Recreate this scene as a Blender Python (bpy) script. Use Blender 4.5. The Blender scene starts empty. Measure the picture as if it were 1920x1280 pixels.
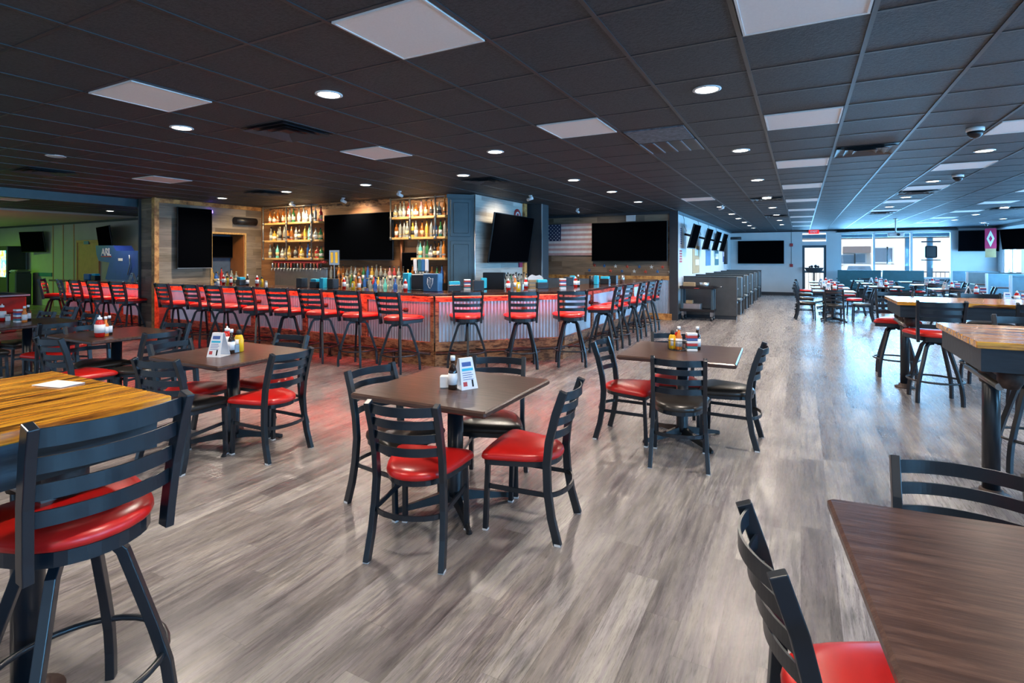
import bpy, math, random
from mathutils import Vector, Matrix
random.seed(7)
PI=math.pi; R=math.radians
C=bpy.context.scene.collection
CH=1.56; CZ=2.79
TX0,TX,TY0,TY=-0.2987,0.6205,3.211,0.6127     # ceiling grid origin and tile size
# ------------------------------------------------------------ mesh builder
class MB:
    def __init__(s): s.v=[]; s.f=[]; s.m=[]; s.sm=[]; s.T=None
    def add(s,vs,fs,mi=0,smooth=False):
        o=len(s.v)
        if s.T is not None: vs=[tuple(s.T@Vector(p)) for p in vs]
        s.v+= [tuple(p) for p in vs]
        for f in fs: s.f.append(tuple(i+o for i in f)); s.m.append(mi); s.sm.append(smooth)
        return s
    def box(s,x0,x1,y0,y1,z0,z1,mi=0,M=None):
        vs=[(x,y,z) for z in (z0,z1) for y in (y0,y1) for x in (x0,x1)]
        if M is not None: vs=[tuple(M@Vector(p)) for p in vs]
        return s.add(vs,[(0,2,3,1),(4,5,7,6),(0,1,5,4),(2,6,7,3),(0,4,6,2),(1,3,7,5)],mi)
    def bbox(s,x0,x1,y0,y1,z0,z1,b=.004,mi=0):
        # box with bevelled vertical and horizontal edges
        pts=[(x0+b,y0),(x1-b,y0),(x1,y0+b),(x1,y1-b),(x1-b,y1),(x0+b,y1),(x0,y1-b),(x0,y0+b)]
        cx,cy=(x0+x1)/2,(y0+y1)/2
        def ins(d): 
            return [(x-math.copysign(min(d,abs(x-cx)),x-cx),y-math.copysign(min(d,abs(y-cy)),y-cy)) for x,y in pts]
        rings=[(ins(b),z0),(pts,z0+b),(pts,z1-b),(ins(b),z1)]
        return s.loft([[(x,y,z) for x,y in r] for r,z in rings],mi)
    def loft(s,rings,mi=0,smooth=False,caps=True,closed=True):
        n=len(rings[0]); vs=[p for r in rings for p in r]; fs=[]
        for k in range(len(rings)-1):
            for i in range(n if closed else n-1):
                j=(i+1)%n; fs.append((k*n+i,k*n+j,(k+1)*n+j,(k+1)*n+i))
        s.add(vs,fs,mi,smooth)
        if caps and closed:
            o=len(s.v)-len(vs)
            s.f.append(tuple(o+i for i in reversed(range(n)))); s.m.append(mi); s.sm.append(False)
            s.f.append(tuple(o+(len(rings)-1)*n+i for i in range(n))); s.m.append(mi); s.sm.append(False)
        return s
    def prism(s,pts,z0,z1,mi=0):
        return s.loft([[(x,y,z0) for x,y in pts],[(x,y,z1) for x,y in pts]],mi)
    def lathe(s,prof,n=16,mi=0,c=(0,0,0),smooth=True,mfun=None,caps=True):
        rings=[[(c[0]+r*math.cos(2*PI*i/n),c[1]+r*math.sin(2*PI*i/n),c[2]+z) for i in range(n)] for r,z in prof]
        if mfun is None: return s.loft(rings,mi,smooth,caps=caps)
        for k in range(len(rings)-1):
            s.loft(rings[k:k+2],mfun(k),smooth,caps=False)
        return s
    def cyl(s,p0,p1,r,n=12,mi=0,r2=None):
        return s.tube([p0,p1],r,n,mi,r2=r2)
    def frame(s,pts,up=(0,0,1)):
        out=[]
        P=[Vector(p) for p in pts]
        prev=None
        for i,p in enumerate(P):
            t=(P[min(i+1,len(P)-1)]-P[max(i-1,0)]).normalized()
            if prev is None:
                u=Vector(up)
                if abs(t.dot(u))>.95: u=Vector((0,1,0)) if abs(t.y)<.9 else Vector((1,0,0))
                a=t.cross(u).normalized()
            else: a=(prev-t*prev.dot(t)).normalized()
            prev=a; out.append((p,a,t.cross(a).normalized()*-1 if False else a.cross(t).normalized()))
        return out
    def tube(s,pts,r,n=10,mi=0,closed=False,r2=None):
        if closed:
            P=[Vector(p) for p in pts]; m=len(P); rings=[]
            for i in range(m):
                t=(P[(i+1)%m]-P[i-1]).normalized(); a=t.cross(Vector((0,0,1)))
                a=a.normalized() if a.length>1e-4 else Vector((1,0,0)); b=a.cross(t)
                rings.append([tuple(P[i]+a*r*math.cos(2*PI*k/n)+b*r*math.sin(2*PI*k/n)) for k in range(n)])
            rings.append(rings[0]); return s.loft(rings,mi,True,caps=False)
        rings=[]; F=s.frame(pts); L=len(F)
        for i,(p,a,b) in enumerate(F):
            rr=r if r2 is None else r+(r2-r)*i/(L-1)
            rings.append([tuple(p+a*rr*math.cos(2*PI*k/n)+b*rr*math.sin(2*PI*k/n)) for k in range(n)])
        return s.loft(rings,mi,True)
    def bar(s,pts,w,h,mi=0,up=(0,0,1),side=None):
        # rectangular bar swept along a path; w along 'side' direction
        P=[Vector(p) for p in pts]; rings=[]
        for i,p in enumerate(P):
            t=(P[min(i+1,len(P)-1)]-P[max(i-1,0)]).normalized()
            if side is not None: a=Vector(side); a=(a-t*a.dot(t)).normalized()
            else: a=t.cross(Vector(up)).normalized()
            b=a.cross(t)
            rings.append([tuple(p+a*w/2*x+b*h/2*y) for x,y in ((-1,-1),(1,-1),(1,1),(-1,1))])
        return s.loft(rings,mi)
    def build(s,name,mats,parent=None,bevel=0):
        me=bpy.data.meshes.new(name); me.from_pydata(s.v,[],s.f)
        if not isinstance(mats,(list,tuple)): mats=[mats]
        for m in mats: me.materials.append(m)
        me.polygons.foreach_set('material_index',s.m); me.polygons.foreach_set('use_smooth',s.sm)
        me.update()
        o=bpy.data.objects.new(name,me); C.objects.link(o)
        if parent is not None: o.parent=parent
        if bevel:
            b=o.modifiers.new('b','BEVEL'); b.width=bevel; b.segments=2; b.limit_method='ANGLE'; b.angle_limit=R(40)
        return o
def tag(o,label=None,cat=None,group=None,kind=None):
    if label: o['label']=label
    if cat: o['category']=cat
    if group: o['group']=group
    if kind: o['kind']=kind
    return o
def empty(name,loc=(0,0,0),rz=0,label=None,cat=None,group=None):
    o=bpy.data.objects.new(name,None); C.objects.link(o); o.location=loc; o.rotation_euler=(0,0,rz)
    o.empty_display_size=.1
    return tag(o,label,cat,group)
def copy_tree(o,parent=None):
    c=o.copy(); C.objects.link(c)
    if parent is not None: c.parent=parent
    for ch in kids.get(o.name_full,[]): copy_tree(ch,c)
    return c
kids={}
def reg(root):
    for ob in bpy.data.objects:
        if ob.parent is not None and (ob.parent==root or ob.parent.parent==root):
            L=kids.setdefault(ob.parent.name_full,[])
            if ob not in L: L.append(ob)
class Proto:
    def __init__(s,root): reg(root); s.r=root; s.used=False
    def put(s,loc,rz=0,label=None,group=None,cat=None,scale=None):
        o=s.r if not s.used else copy_tree(s.r)
        s.used=True
        o.location=loc; o.rotation_euler=(0,0,rz)
        if scale: o.scale=scale
        if label: o['label']=label
        if group: o['group']=group
        if cat: o['category']=cat
        return o
def struct(o): o['kind']='structure'; return o
def text_mesh(name,s,size,mat,parent=None,loc=(0,0,0),rot=(0,0,0),ext=.002,align='CENTER',bold=0):
    cu=bpy.data.curves.new(name,'FONT'); cu.body=s; cu.size=size; cu.extrude=ext; cu.align_x=align; cu.align_y='CENTER'; cu.offset=bold
    t=bpy.data.objects.new(name+'_tmp',cu); C.objects.link(t)
    dg=bpy.context.evaluated_depsgraph_get(); dg.update()
    me=bpy.data.meshes.new_from_object(t.evaluated_get(dg))
    bpy.data.objects.remove(t); me.materials.clear(); me.materials.append(mat)
    o=bpy.data.objects.new(name,me); C.objects.link(o); o.location=loc; o.rotation_euler=rot
    if parent is not None: o.parent=parent
    return o
# ------------------------------------------------------------ materials
def newmat(name):
    m=bpy.data.materials.new(name); m.use_nodes=True; nt=m.node_tree
    return m,nt,nt.nodes['Principled BSDF']
def N(nt,t,**kw):
    n=nt.nodes.new(t)
    for k,v in kw.items(): setattr(n,k,v)
    return n
def setc(b,col,rough=.5,metal=0,spec=None,coat=0,em=None,es=0,trans=0):
    b.inputs['Base Color'].default_value=(*col,1); b.inputs['Roughness'].default_value=rough; b.inputs['Metallic'].default_value=metal
    if spec is not None: b.inputs['Specular IOR Level'].default_value=spec
    if coat: b.inputs['Coat Weight'].default_value=coat; b.inputs['Coat Roughness'].default_value=.12
    if em: b.inputs['Emission Color'].default_value=(*em,1); b.inputs['Emission Strength'].default_value=es
    if trans: b.inputs['Transmission Weight'].default_value=trans
def vec(nt,scale=(1,1,1),rot=(0,0,0),gen='Object'):
    tc=N(nt,'ShaderNodeTexCoord'); mp=N(nt,'ShaderNodeMapping')
    mp.inputs['Scale'].default_value=scale; mp.inputs['Rotation'].default_value=rot
    nt.links.new(tc.outputs[gen],mp.inputs['Vector']); return mp.outputs['Vector']
def noise(nt,v,scale,detail=4,rough=.6):
    n=N(nt,'ShaderNodeTexNoise'); n.inputs['Scale'].default_value=scale; n.inputs['Detail'].default_value=detail; n.inputs['Roughness'].default_value=rough
    nt.links.new(v,n.inputs['Vector']); return n.outputs['Fac']
def ramp(nt,fac,stops):
    r=N(nt,'ShaderNodeValToRGB'); e=r.color_ramp.elements
    while len(e)<len(stops): e.new(.5)
    for i,(p,c) in enumerate(stops): e[i].position=p; e[i].color=(*c,1)
    nt.links.new(fac,r.inputs['Fac']); return r.outputs['Color']
def mathn(nt,op,a,b=None,c=None):
    n=N(nt,'ShaderNodeMath',operation=op)
    for i,x in enumerate((a,b,c)):
        if x is None: continue
        if isinstance(x,(int,float)): n.inputs[i].default_value=x
        else: nt.links.new(x,n.inputs[i])
    return n.outputs[0]
def mixc(nt,fac,a,b,mode='MIX'):
    n=N(nt,'ShaderNodeMix',data_type='RGBA',blend_type=mode)
    for i,x in ((0,fac),(6,a),(7,b)):
        if isinstance(x,(int,float)): n.inputs[i].default_value=x
        elif isinstance(x,tuple): n.inputs[i].default_value=(*x,1)
        else: nt.links.new(x,n.inputs[i])
    return n.outputs[2]
def bump(nt,b,h,strength=.3,dist=.01):
    n=N(nt,'ShaderNodeBump'); n.inputs['Strength'].default_value=strength; n.inputs['Distance'].default_value=dist
    nt.links.new(h,n.inputs['Height']); nt.links.new(n.outputs['Normal'],b.inputs['Normal'])
def plain(name,col,rough=.5,metal=0,var=.12,nscale=6,**kw):
    m,nt,b=newmat(name); setc(b,col,rough,metal,**kw)
    if var:
        f=noise(nt,vec(nt),nscale)
        c=ramp(nt,f,[(.3,tuple(x*(1-var) for x in col)),(.7,tuple(min(1,x*(1+var)) for x in col))])
        nt.links.new(c,b.inputs['Base Color'])
    return m
def emis(name,col,s):
    m,nt,b=newmat(name); setc(b,(0,0,0),.5,em=col,es=s); return m
def wood(name,stops,scale=(1,12,12),nscale=3,rough=.45,coat=0,bs=.15,detail=6,planks=None,spots=None):
    m,nt,b=newmat(name); setc(b,(.2,.1,.05),rough,coat=coat)
    v=vec(nt,scale); f=noise(nt,v,nscale,detail,.65); col=ramp(nt,f,stops)
    if spots:
        f2=noise(nt,vec(nt,spots[0]),spots[1],3); k=ramp(nt,f2,[(spots[2],(0,0,0)),(spots[2]+.12,(1,1,1))])
        col=mixc(nt,k,col,spots[3])
    nt.links.new(col,b.inputs['Base Color']); bump(nt,b,f,bs,.004)
    return m
def plankmat(name,axis_len,axis_wid,plen,pw,cols,grain=.35,rough=.4,jointdark=.55,spec=.5,bs=.1,colorvar=True,gs=(1.3,26),cell_rand=.6,jw=.012,coat=0,fine=0):
    """planks running along world axis axis_len, rows stacked along axis_wid"""
    m,nt,b=newmat(name); setc(b,cols[0],rough,spec=spec,coat=coat)
    g=N(nt,'ShaderNodeNewGeometry'); s=N(nt,'ShaderNodeSeparateXYZ'); nt.links.new(g.outputs['Position'],s.inputs[0])
    L=s.outputs['XYZ'.index(axis_len)]; Wd=s.outputs['XYZ'.index(axis_wid)]
    if axis_wid=='Z' : pass
    row=mathn(nt,'FLOOR',mathn(nt,'DIVIDE',Wd,pw))
    wn=N(nt,'ShaderNodeTexWhiteNoise',noise_dimensions='1D'); nt.links.new(row,wn.inputs['W'])
    lo=mathn(nt,'ADD',mathn(nt,'DIVIDE',L,plen),mathn(nt,'MULTIPLY',wn.outputs['Value'],7.0))
    idx=mathn(nt,'FLOOR',lo)
    cb=N(nt,'ShaderNodeCombineXYZ'); nt.links.new(row,cb.inputs[0]); nt.links.new(idx,cb.inputs[1])
    w2=N(nt,'ShaderNodeTexWhiteNoise',noise_dimensions='2D'); nt.links.new(cb.outputs[0],w2.inputs['Vector'])
    # grain coordinates shifted per plank
    gv=N(nt,'ShaderNodeCombineXYZ')
    nt.links.new(mathn(nt,'MULTIPLY',L,gs[0]),gv.inputs[0]); nt.links.new(mathn(nt,'MULTIPLY',Wd,gs[1]),gv.inputs[1])
    nt.links.new(mathn(nt,'MULTIPLY',w2.outputs['Value'],37.0),gv.inputs[2])
    f=noise(nt,gv.outputs[0],1.6,7,.68)
    gv2=N(nt,'ShaderNodeCombineXYZ')
    nt.links.new(mathn(nt,'MULTIPLY',L,gs[0]*.7),gv2.inputs[0]); nt.links.new(mathn(nt,'MULTIPLY',Wd,gs[1]*.22),gv2.inputs[1])
    nt.links.new(mathn(nt,'MULTIPLY',w2.outputs['Value'],11.0),gv2.inputs[2])
    f3=noise(nt,gv2.outputs[0],1.3,3,.5)
    ff=mathn(nt,'ADD',mathn(nt,'MULTIPLY',f,.55),mathn(nt,'MULTIPLY',f3,.45))
    n=len(cols); base=ramp(nt,w2.outputs['Value'],[(i/(n-1)*.9+.05,c) for i,c in enumerate(cols)])
    gr=ramp(nt,ff,[(.36,tuple([1-grain]*3)),(.5,(1,1,1)),(.62,(1+grain*.5,)*3)])
    col=mixc(nt,1.0,base,gr,'MULTIPLY')
    if fine:
        gv3=N(nt,'ShaderNodeCombineXYZ'); nt.links.new(mathn(nt,'MULTIPLY',L,9.0),gv3.inputs[0]); nt.links.new(mathn(nt,'MULTIPLY',Wd,110.0),gv3.inputs[1]); nt.links.new(mathn(nt,'MULTIPLY',w2.outputs['Value'],53.0),gv3.inputs[2])
        f4=noise(nt,gv3.outputs[0],1.5,5,.7); col=mixc(nt,1.0,col,ramp(nt,f4,[(.34,(1-fine,)*3),(.46,(1,1,1)),(.68,(1.18,)*3)]),'MULTIPLY')
        gv5=N(nt,'ShaderNodeCombineXYZ'); nt.links.new(mathn(nt,'MULTIPLY',L,1.1),gv5.inputs[0]); nt.links.new(mathn(nt,'MULTIPLY',Wd,20.0),gv5.inputs[1]); nt.links.new(mathn(nt,'MULTIPLY',w2.outputs['Value'],91.0),gv5.inputs[2])
        f5=noise(nt,gv5.outputs[0],1.7,4,.6); col=mixc(nt,1.0,col,ramp(nt,f5,[(.34,(.66,.62,.66)),(.46,(.95,.93,.97)),(.56,(1.02,1,.96)),(.68,(1.2,1.18,1.14))]),'MULTIPLY')
    # joints
    fw=mathn(nt,'FRACT',mathn(nt,'DIVIDE',Wd,pw)); fl=mathn(nt,'FRACT',lo)
    j1=mathn(nt,'LESS_THAN',fw,jw); j2=mathn(nt,'LESS_THAN',fl,jw*pw/plen)
    j=mathn(nt,'MAXIMUM',j1,j2)
    col=mixc(nt,mathn(nt,'MULTIPLY',j,jointdark),col,(.03,.025,.02))
    nt.links.new(col,b.inputs['Base Color'])
    bump(nt,b,mathn(nt,'SUBTRACT',ff,mathn(nt,'MULTIPLY',j,.6)),bs,.004)
    return m,nt,b,f
M={}
FL,nt,b,f=plankmat('floor_vinyl_plank','Y','X',1.22,.152,[(.15,.135,.135),(.225,.208,.203),(.30,.285,.278),(.18,.166,.166),(.26,.243,.236),(.205,.188,.184)],grain=.5,fine=.5,rough=.3,jointdark=.5,bs=.12,gs=(3.0,38))
rr=ramp(nt,f,[(.3,(.34,.34,.34)),(.7,(.22,.22,.22))]); nt.links.new(rr,b.inputs['Roughness'])
M['floor']=FL
M['wallwood']=plankmat('wall_plank_brown','X','Z',1.3,.15,[(.13,.085,.055),(.22,.15,.10),(.30,.215,.145),(.17,.12,.085),(.25,.18,.13)],grain=.45,rough=.6,gs=(1.5,22))[0]
M['wallwoodY']=plankmat('wall_plank_grey','Y','Z',1.3,.15,[(.16,.12,.085),(.24,.18,.12),(.33,.26,.19),(.19,.145,.11),(.28,.22,.16)],grain=.4,rough=.6,gs=(1.5,22))[0]
M['wallorange']=plankmat('wall_plank_cedar','X','Z',1.6,.13,[(.30,.13,.05),(.38,.17,.065),(.24,.10,.04)],grain=.4,rough=.6)[0]
M['wallgreyX']=plankmat('wall_plank_pale','Y','Z',1.3,.15,[(.42,.40,.36),(.52,.50,.46),(.34,.31,.28)],grain=.3,rough=.6)[0]
M['bark']=wood('live_edge_wood',[(.3,(.09,.03,.01)),(.45,(.42,.18,.05)),(.6,(.72,.38,.12)),(.75,(.28,.11,.03))],scale=(2,2,2),nscale=3,rough=.5,bs=.5)
M['barwood']=wood('bar_rough_board',[(.34,(.035,.012,.006)),(.46,(.20,.08,.03)),(.55,(.42,.21,.09)),(.66,(.10,.035,.015))],scale=(2,2,7),nscale=3,rough=.55,bs=.4)
M['counter']=wood('bar_counter_gloss',[(.3,(.035,.012,.008)),(.6,(.11,.04,.022)),(.8,(.05,.02,.012))],scale=(1.2,5,5),nscale=3,rough=.12,coat=.6,bs=.05)
M['table']=wood('table_walnut',[(.28,(.030,.015,.012)),(.5,(.066,.034,.026)),(.62,(.105,.058,.044)),(.8,(.05,.026,.02))],scale=(2.5,26,26),nscale=2.2,rough=.28,bs=.25)
m,nt,b=newmat('burnt_plank_top'); setc(b,(.6,.28,.05),.18,coat=.7)
g=N(nt,'ShaderNodeTexCoord'); mp=N(nt,'ShaderNodeMapping'); mp.inputs['Scale'].default_value=(1.3,14,14); nt.links.new(g.outputs['Object'],mp.inputs[0])
f=noise(nt,mp.outputs[0],2.0,7,.7); v2=vec(nt,(1.3,9,9)); f2=noise(nt,v2,2.1,3,.5)
c1=ramp(nt,f,[(.32,(.12,.035,.008)),(.44,(.50,.19,.02)),(.54,(.78,.36,.03)),(.7,(.85,.46,.05))])
k=ramp(nt,f2,[(.34,(.10,.06,.05)),(.44,(1,1,1))]); cc=mixc(nt,1.0,c1,k,'MULTIPLY'); nt.links.new(cc,b.inputs['Base Color']); bump(nt,b,f,.15,.003)
M['burnt']=m
M['apron']=wood('painted_apron',[(.3,(.006,.012,.02)),(.7,(.018,.032,.05))],scale=(1,8,8),nscale=3,rough=.4,bs=.3)
M['black']=plain('chair_black_steel',(.007,.012,.019),.30,0,.15,3,spec=.6)
M['darkmetal']=plain('dark_cast_iron',(.02,.022,.026),.45,.3)
M['pipe']=plain('grey_steel_pipe',(.25,.24,.23),.38,.8)
M['iron']=plain('rusty_flange',(.06,.04,.035),.55,.5,.4,20)
M['red']=plain('red_vinyl',(.56,.012,.010),.30,0,.06,5,spec=.5)
M['vinyl']=plain('black_vinyl',(.022,.019,.017),.30,0,.2,5,spec=.5)
m,nt,b=newmat('ceiling_tile_black'); setc(b,(.030,.034,.042),.6)
f=noise(nt,vec(nt,(1,1,1)),60,3,.7); c=ramp(nt,f,[(.35,(.017,.021,.027)),(.6,(.036,.043,.054))]); nt.links.new(c,b.inputs['Base Color']); bump(nt,b,f,.6,.006)
M['ceil']=m
M['grid']=plain('ceiling_grid_black',(.028,.032,.038),.4)
M['panel']=plain('light_panel_acrylic',(.80,.76,.76),.55,0,.03,80)
M['vent']=plain('vent_black',(.045,.052,.062),.45)
M['dusty']=plain('dusty_filter',(.10,.12,.15),.7,0,.5,25)
M['gbar']=plain('grille_bar',(.16,.18,.21),.5)
M['white']=plain('white_wall_paint',(.62,.66,.68),.6,0,.04,2)
M['green']=plain('left_room_paint',(.34,.33,.28),.7,0,.05,2)
M['soffit']=plain('soffit_paint',(.55,.46,.40),.7,0,.05,2)
M['charcoal']=plain('charcoal_paint',(.03,.036,.045),.5)
M['tealtrim']=plain('blue_grey_trim',(.04,.075,.10),.45)
M['cab']=plain('cabinet_slate',(.045,.068,.082),.4)
M['tv']=plain('tv_screen_black',(.0015,.0018,.0025),.4,0,0,spec=0.0)
M['tvf']=plain('tv_bezel',(.006,.006,.008),.35,0,0,spec=.3)
M['silver']=plain('brushed_silver',(.55,.56,.58),.3,.9,.08)
M['steel']=plain('stainless',(.45,.46,.47),.28,.95,.1)
M['corr']=plain('corrugated_tin',(.52,.53,.55),.34,.75,.15,3)
M['copper']=plain('copper_pipe',(.55,.22,.10),.3,.9,.2,12)
M['shelf']=wood('shelf_pine',[(.3,(.38,.20,.06)),(.6,(.62,.38,.14)),(.8,(.45,.25,.09))],scale=(2,10,10),nscale=3,rough=.5)
M['lamp']=emis('downlight_lens',(1,.90,.76),22)
M['trimwhite']=plain('downlight_trim',(.7,.7,.7),.4)
M['ledred']=emis('led_red',(1,.08,.04),22)
M['plasticw']=plain('white_plastic',(.75,.75,.76),.4,0,.05)
M['paper']=plain('printed_card',(.72,.72,.74),.6,0,.03)
M['ink']=plain('blue_ink',(.05,.10,.30),.6)
M['inkr']=plain('red_ink',(.45,.04,.04),.6)
M['ketchup']=plain('ketchup_red',(.50,.01,.008),.2,0,.05)
M['mustard']=plain('mustard_yellow',(.85,.50,.02),.3,0,.05)
M['sauce']=plain('brown_sauce_glass',(.02,.009,.006),.1,0,.1)
M['orange']=plain('hot_sauce_orange',(.65,.18,.03),.25,0,.1)
M['cyan']=plain('cyan_napkins',(.02,.42,.60),.6,0,.08)
M['blackp']=plain('black_plastic',(.012,.012,.015),.4)
M['blue']=plain('deep_blue',(.01,.03,.30),.4)
M['arc']=plain('arcade_blue',(.02,.05,.28),.35)
M['booth']=plain('booth_charcoal_laminate',(.055,.058,.062),.45)
M['boothseat']=plain('booth_vinyl_grey',(.09,.12,.14),.35)
M['teal']=plain('booth_teal_vinyl',(.04,.16,.20),.4)
M['boothpanel']=plain('booth_blue_panel',(.16,.30,.38),.45)
M['bronze']=plain('door_orange_wood',(.45,.20,.09),.5)
M['jamb']=plain('orange_jamb_wood',(.36,.12,.03),.55)
M['beige']=plain('exterior_stucco',(.80,.72,.64),.8,0,.03,2)
M['asphalt']=plain('parking_asphalt',(.35,.34,.33),.9)
M['railm']=plain('railing_brown',(.16,.12,.11),.5)
M['cream']=plain('painted_trim_white',(.62,.65,.68),.45,0,.03)
M['windark']=plain('exterior_window_glass',(.10,.14,.20),.15)
M['carw']=plain('car_body_white',(.75,.76,.78),.25,0,0)
M['felt']=plain('pool_cloth_dark',(.012,.03,.06),.8)
M['poolred']=plain('pool_table_cabinet',(.42,.05,.03),.35)
M['cardboard']=plain('cardboard',(.38,.27,.15),.8)
M['magenta']=plain('magenta_banner',(.50,.03,.10),.6)
M['gold']=plain('gold_fabric',(.45,.33,.16),.7)
M['exit']=emis('exit_red',(1,.04,.05),1.0)
M['star_r']=plain('star_red',(.55,.06,.03),.5,0,0); M['star_b']=plain('star_blue',(.03,.14,.35),.5,0,0); M['star_w']=plain('star_white',(.7,.7,.68),.5,0,0)
M['flagr']=plain('flag_red',(.52,.33,.34),.8); M['flagw']=plain('flag_white',(.70,.69,.72),.8); M['flagb']=plain('flag_blue',(.03,.04,.10),.8)
# window glass: see-through with a little gloss
m,nt,b=newmat('window_glass'); nt.nodes.remove(b)
t=N(nt,'ShaderNodeBsdfTransparent'); t.inputs[0].default_value=(.93,.96,.97,1); gl=N(nt,'ShaderNodeBsdfGlossy'); gl.inputs['Roughness'].default_value=.03
mx=N(nt,'ShaderNodeMixShader'); mx.inputs[0].default_value=.04
nt.links.new(t.outputs[0],mx.inputs[1]); nt.links.new(gl.outputs[0],mx.inputs[2]); nt.links.new(mx.outputs[0],nt.nodes['Material Output'].inputs['Surface'])
M['glass']=m
BCOL={'amber':(.30,.09,.015),'clear':(.24,.25,.23),'green':(.03,.16,.05),'dark':(.03,.02,.018),'teal':(.15,.60,.50),'gold':(.60,.36,.05),'red':(.45,.03,.03),'blue':(.03,.12,.40),'pink':(.50,.22,.22),'orange':(.65,.20,.03)}
for k,c in BCOL.items(): M['b_'+k]=plain('bottle_'+k,c,.12,0,.15,9,spec=.7)
M['lab_w']=plain('bottle_label_white',(.70,.68,.62),.6); M['lab_y']=plain('bottle_label_cream',(.62,.50,.25),.6); M['lab_b']=plain('bottle_label_black',(.03,.03,.035),.6)
# ------------------------------------------------------------ dining chair
def outline(k=1.0,sx=1,n=6):
    c=[(0,.236),(.10,.234),(.20,.226),(.242,.208),(.232,.15),(.205,.03),(.178,-.07),(.138,-.145),(.075,-.19),(0,-.205)]
    pts=c+[(-x,y) for x,y in reversed(c[1:-1])]
    out=[]; m=len(pts)
    for i in range(m):   # one corner-cutting pass to round it
        a=pts[i]; b_=pts[(i+1)%m]; out.append((a[0]*.7+b_[0]*.3,a[1]*.7+b_[1]*.3)); out.append((a[0]*.3+b_[0]*.7,a[1]*.3+b_[1]*.7))
    return [(x*k*sx,y*k) for x,y in out]
def cushion(z,mat,parent,sc=1,dy=0):
    mb=MB(); rings=[]
    for k,dz in ((.93,0),(.985,.006),(1.0,.018),(.985,.032),(.93,.045),(.80,.056),(.55,.063),(.25,.066),(.02,.067)):
        rings.append([(x*sc,y*sc+dy,z+dz) for x,y in outline(k)])
    mb.loft(rings,0,True); return mb.build('seat',mat,parent)
def post_y(z,base,prof):
    for (y0,z0),(y1,z1) in zip(prof,prof[1:]):
        if z0<=z<=z1: t=(z-z0)/(z1-z0); return y0+(y1-y0)*t
    return prof[-1][0]
def slats(prof,xs,heights,parent,dz=0,bow=.058,w=.042):
    for i,z in enumerate(heights):
        x=xs(z); y=post_y(z,0,prof); pts=[]
        for k in range(25):
            t=k/24*2-1; pts.append((x*t,y-bow*(1-t*t)+.004,z))
        mb=MB(); mb.bar(pts,.007,(w*1.15 if i==0 else w)); mb.build('slat',M['black'],parent)
def make_chair(seatmat):
    t=empty('dining_chair'); tag(t,'x','chair')
    cushion(.415,seatmat,t)
    mb=MB(); o1=outline(.94); mb.loft([[(x,y,.388) for x,y in o1],[(x,y,.416) for x,y in o1]]); mb.build('seat_frame',M['black'],t)
    prof=[(-.235,0),(-.195,.14),(-.172,.28),(-.165,.42),(-.178,.55),(-.215,.70),(-.262,.835)]
    for s in (-1,1):
        mb=MB(); mb.bar([(s*(.205-.02*min(z/.42,1)),y,z) for y,z in prof],.030,.044,side=(1,0,0)); l=mb.build('leg',M['black'],t,bevel=.003)
        mb=MB(); mb.box(s*.205-.015,s*.205+.015,-.252,-.217,0,.012); mb.build('glide',M['cream'],l)
        mb=MB(); mb.bar([(s*.192,.205,0),(s*.190,.198,.2),(s*.188,.190,.40)],.028,.028,side=(1,0,0)); l=mb.build('leg',M['black'],t,bevel=.003)
        mb=MB(); mb.box(s*.192-.015,s*.192+.015,.19,.22,0,.010); mb.build('glide',M['cream'],l)
    slats(prof,lambda z:.183,[.80,.73,.655,.58],t)
    pts=[(.188,.19,.255),(.19,.05,.255),(.188,-.1,.255)]+[(.188*math.cos(a),-.15-.10*math.sin(a),.255) for a in [PI*k/10 for k in range(11)]]+[(-.188,-.1,.255),(-.19,.05,.255),(-.188,.19,.255)]
    mb=MB(); mb.bar(pts,.010,.026); mb.build('stretcher',M['black'],t)
    return Proto(t)
# ------------------------------------------------------------ swivel bar stool
def make_stool(seatmat,brz=0):
    t=empty('bar_stool'); tag(t,'x','stool')
    cushion(.715,seatmat,t,1.10,-.012)
    mb=MB(); o1=[(x*1.1,y*1.1-.012) for x,y in outline(.95)]; mb.loft([[(x,y,.672) for x,y in o1],[(x,y,.716) for x,y in o1]]); mb.build('seat_frame',M['black'],t)
    prof=[(-.175,.66),(-.18,.72),(-.20,.88),(-.235,1.03),(-.262,1.115)]
    for s in (-1,1):
        mb=MB(); mb.bar([(s*(.188+.02*(z-.66)/.46),y,z) for y,z in prof],.028,.046,side=(1,0,0)); mb.build('back_post',M['black'],t,bevel=.003)
    slats(prof,lambda z:.188+.02*(z-.66)/.46,[1.075,.995,.915,.835],t,bow=.055,w=.046)
    mb=MB(); mb.box(-.085,.085,-.085,.085,.648,.674); mb.lathe([(.03,.63),(.03,.65)],12); mb.build('swivel_plate',M['darkmetal'],t)
    for k in range(4):
        a=PI/4+k*PI/2+brz; ca,sa=math.cos(a),math.sin(a)
        path=[(.03,.636),(.105,.634),(.135,.60),(.175,.48),(.225,.33),(.262,.20),(.275,.10),(.278,0)]
        mb=MB(); mb.bar([(r*ca,r*sa,z) for r,z in path],.030,.034,side=(-sa,ca,0)); mb.build('leg',M['black'],t,bevel=.003)
    mb=MB(); mb.tube([(.252*math.cos(2*PI*i/32),.252*math.sin(2*PI*i/32),.235) for i in range(32)],.011,8,closed=True); mb.build('foot_ring',M['black'],t)
    return Proto(t)
CHR=make_chair(M['red']); CHB=make_chair(M['vinyl']); STR=make_stool(M['red']); STB=make_stool(M['vinyl']); ST9=make_stool(M['red'],PI/4)
def chair(x,y,deg,label,red=True,group=None): 
    return (CHR if red else CHB).put((x,y,0),R(deg),label,group)
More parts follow.
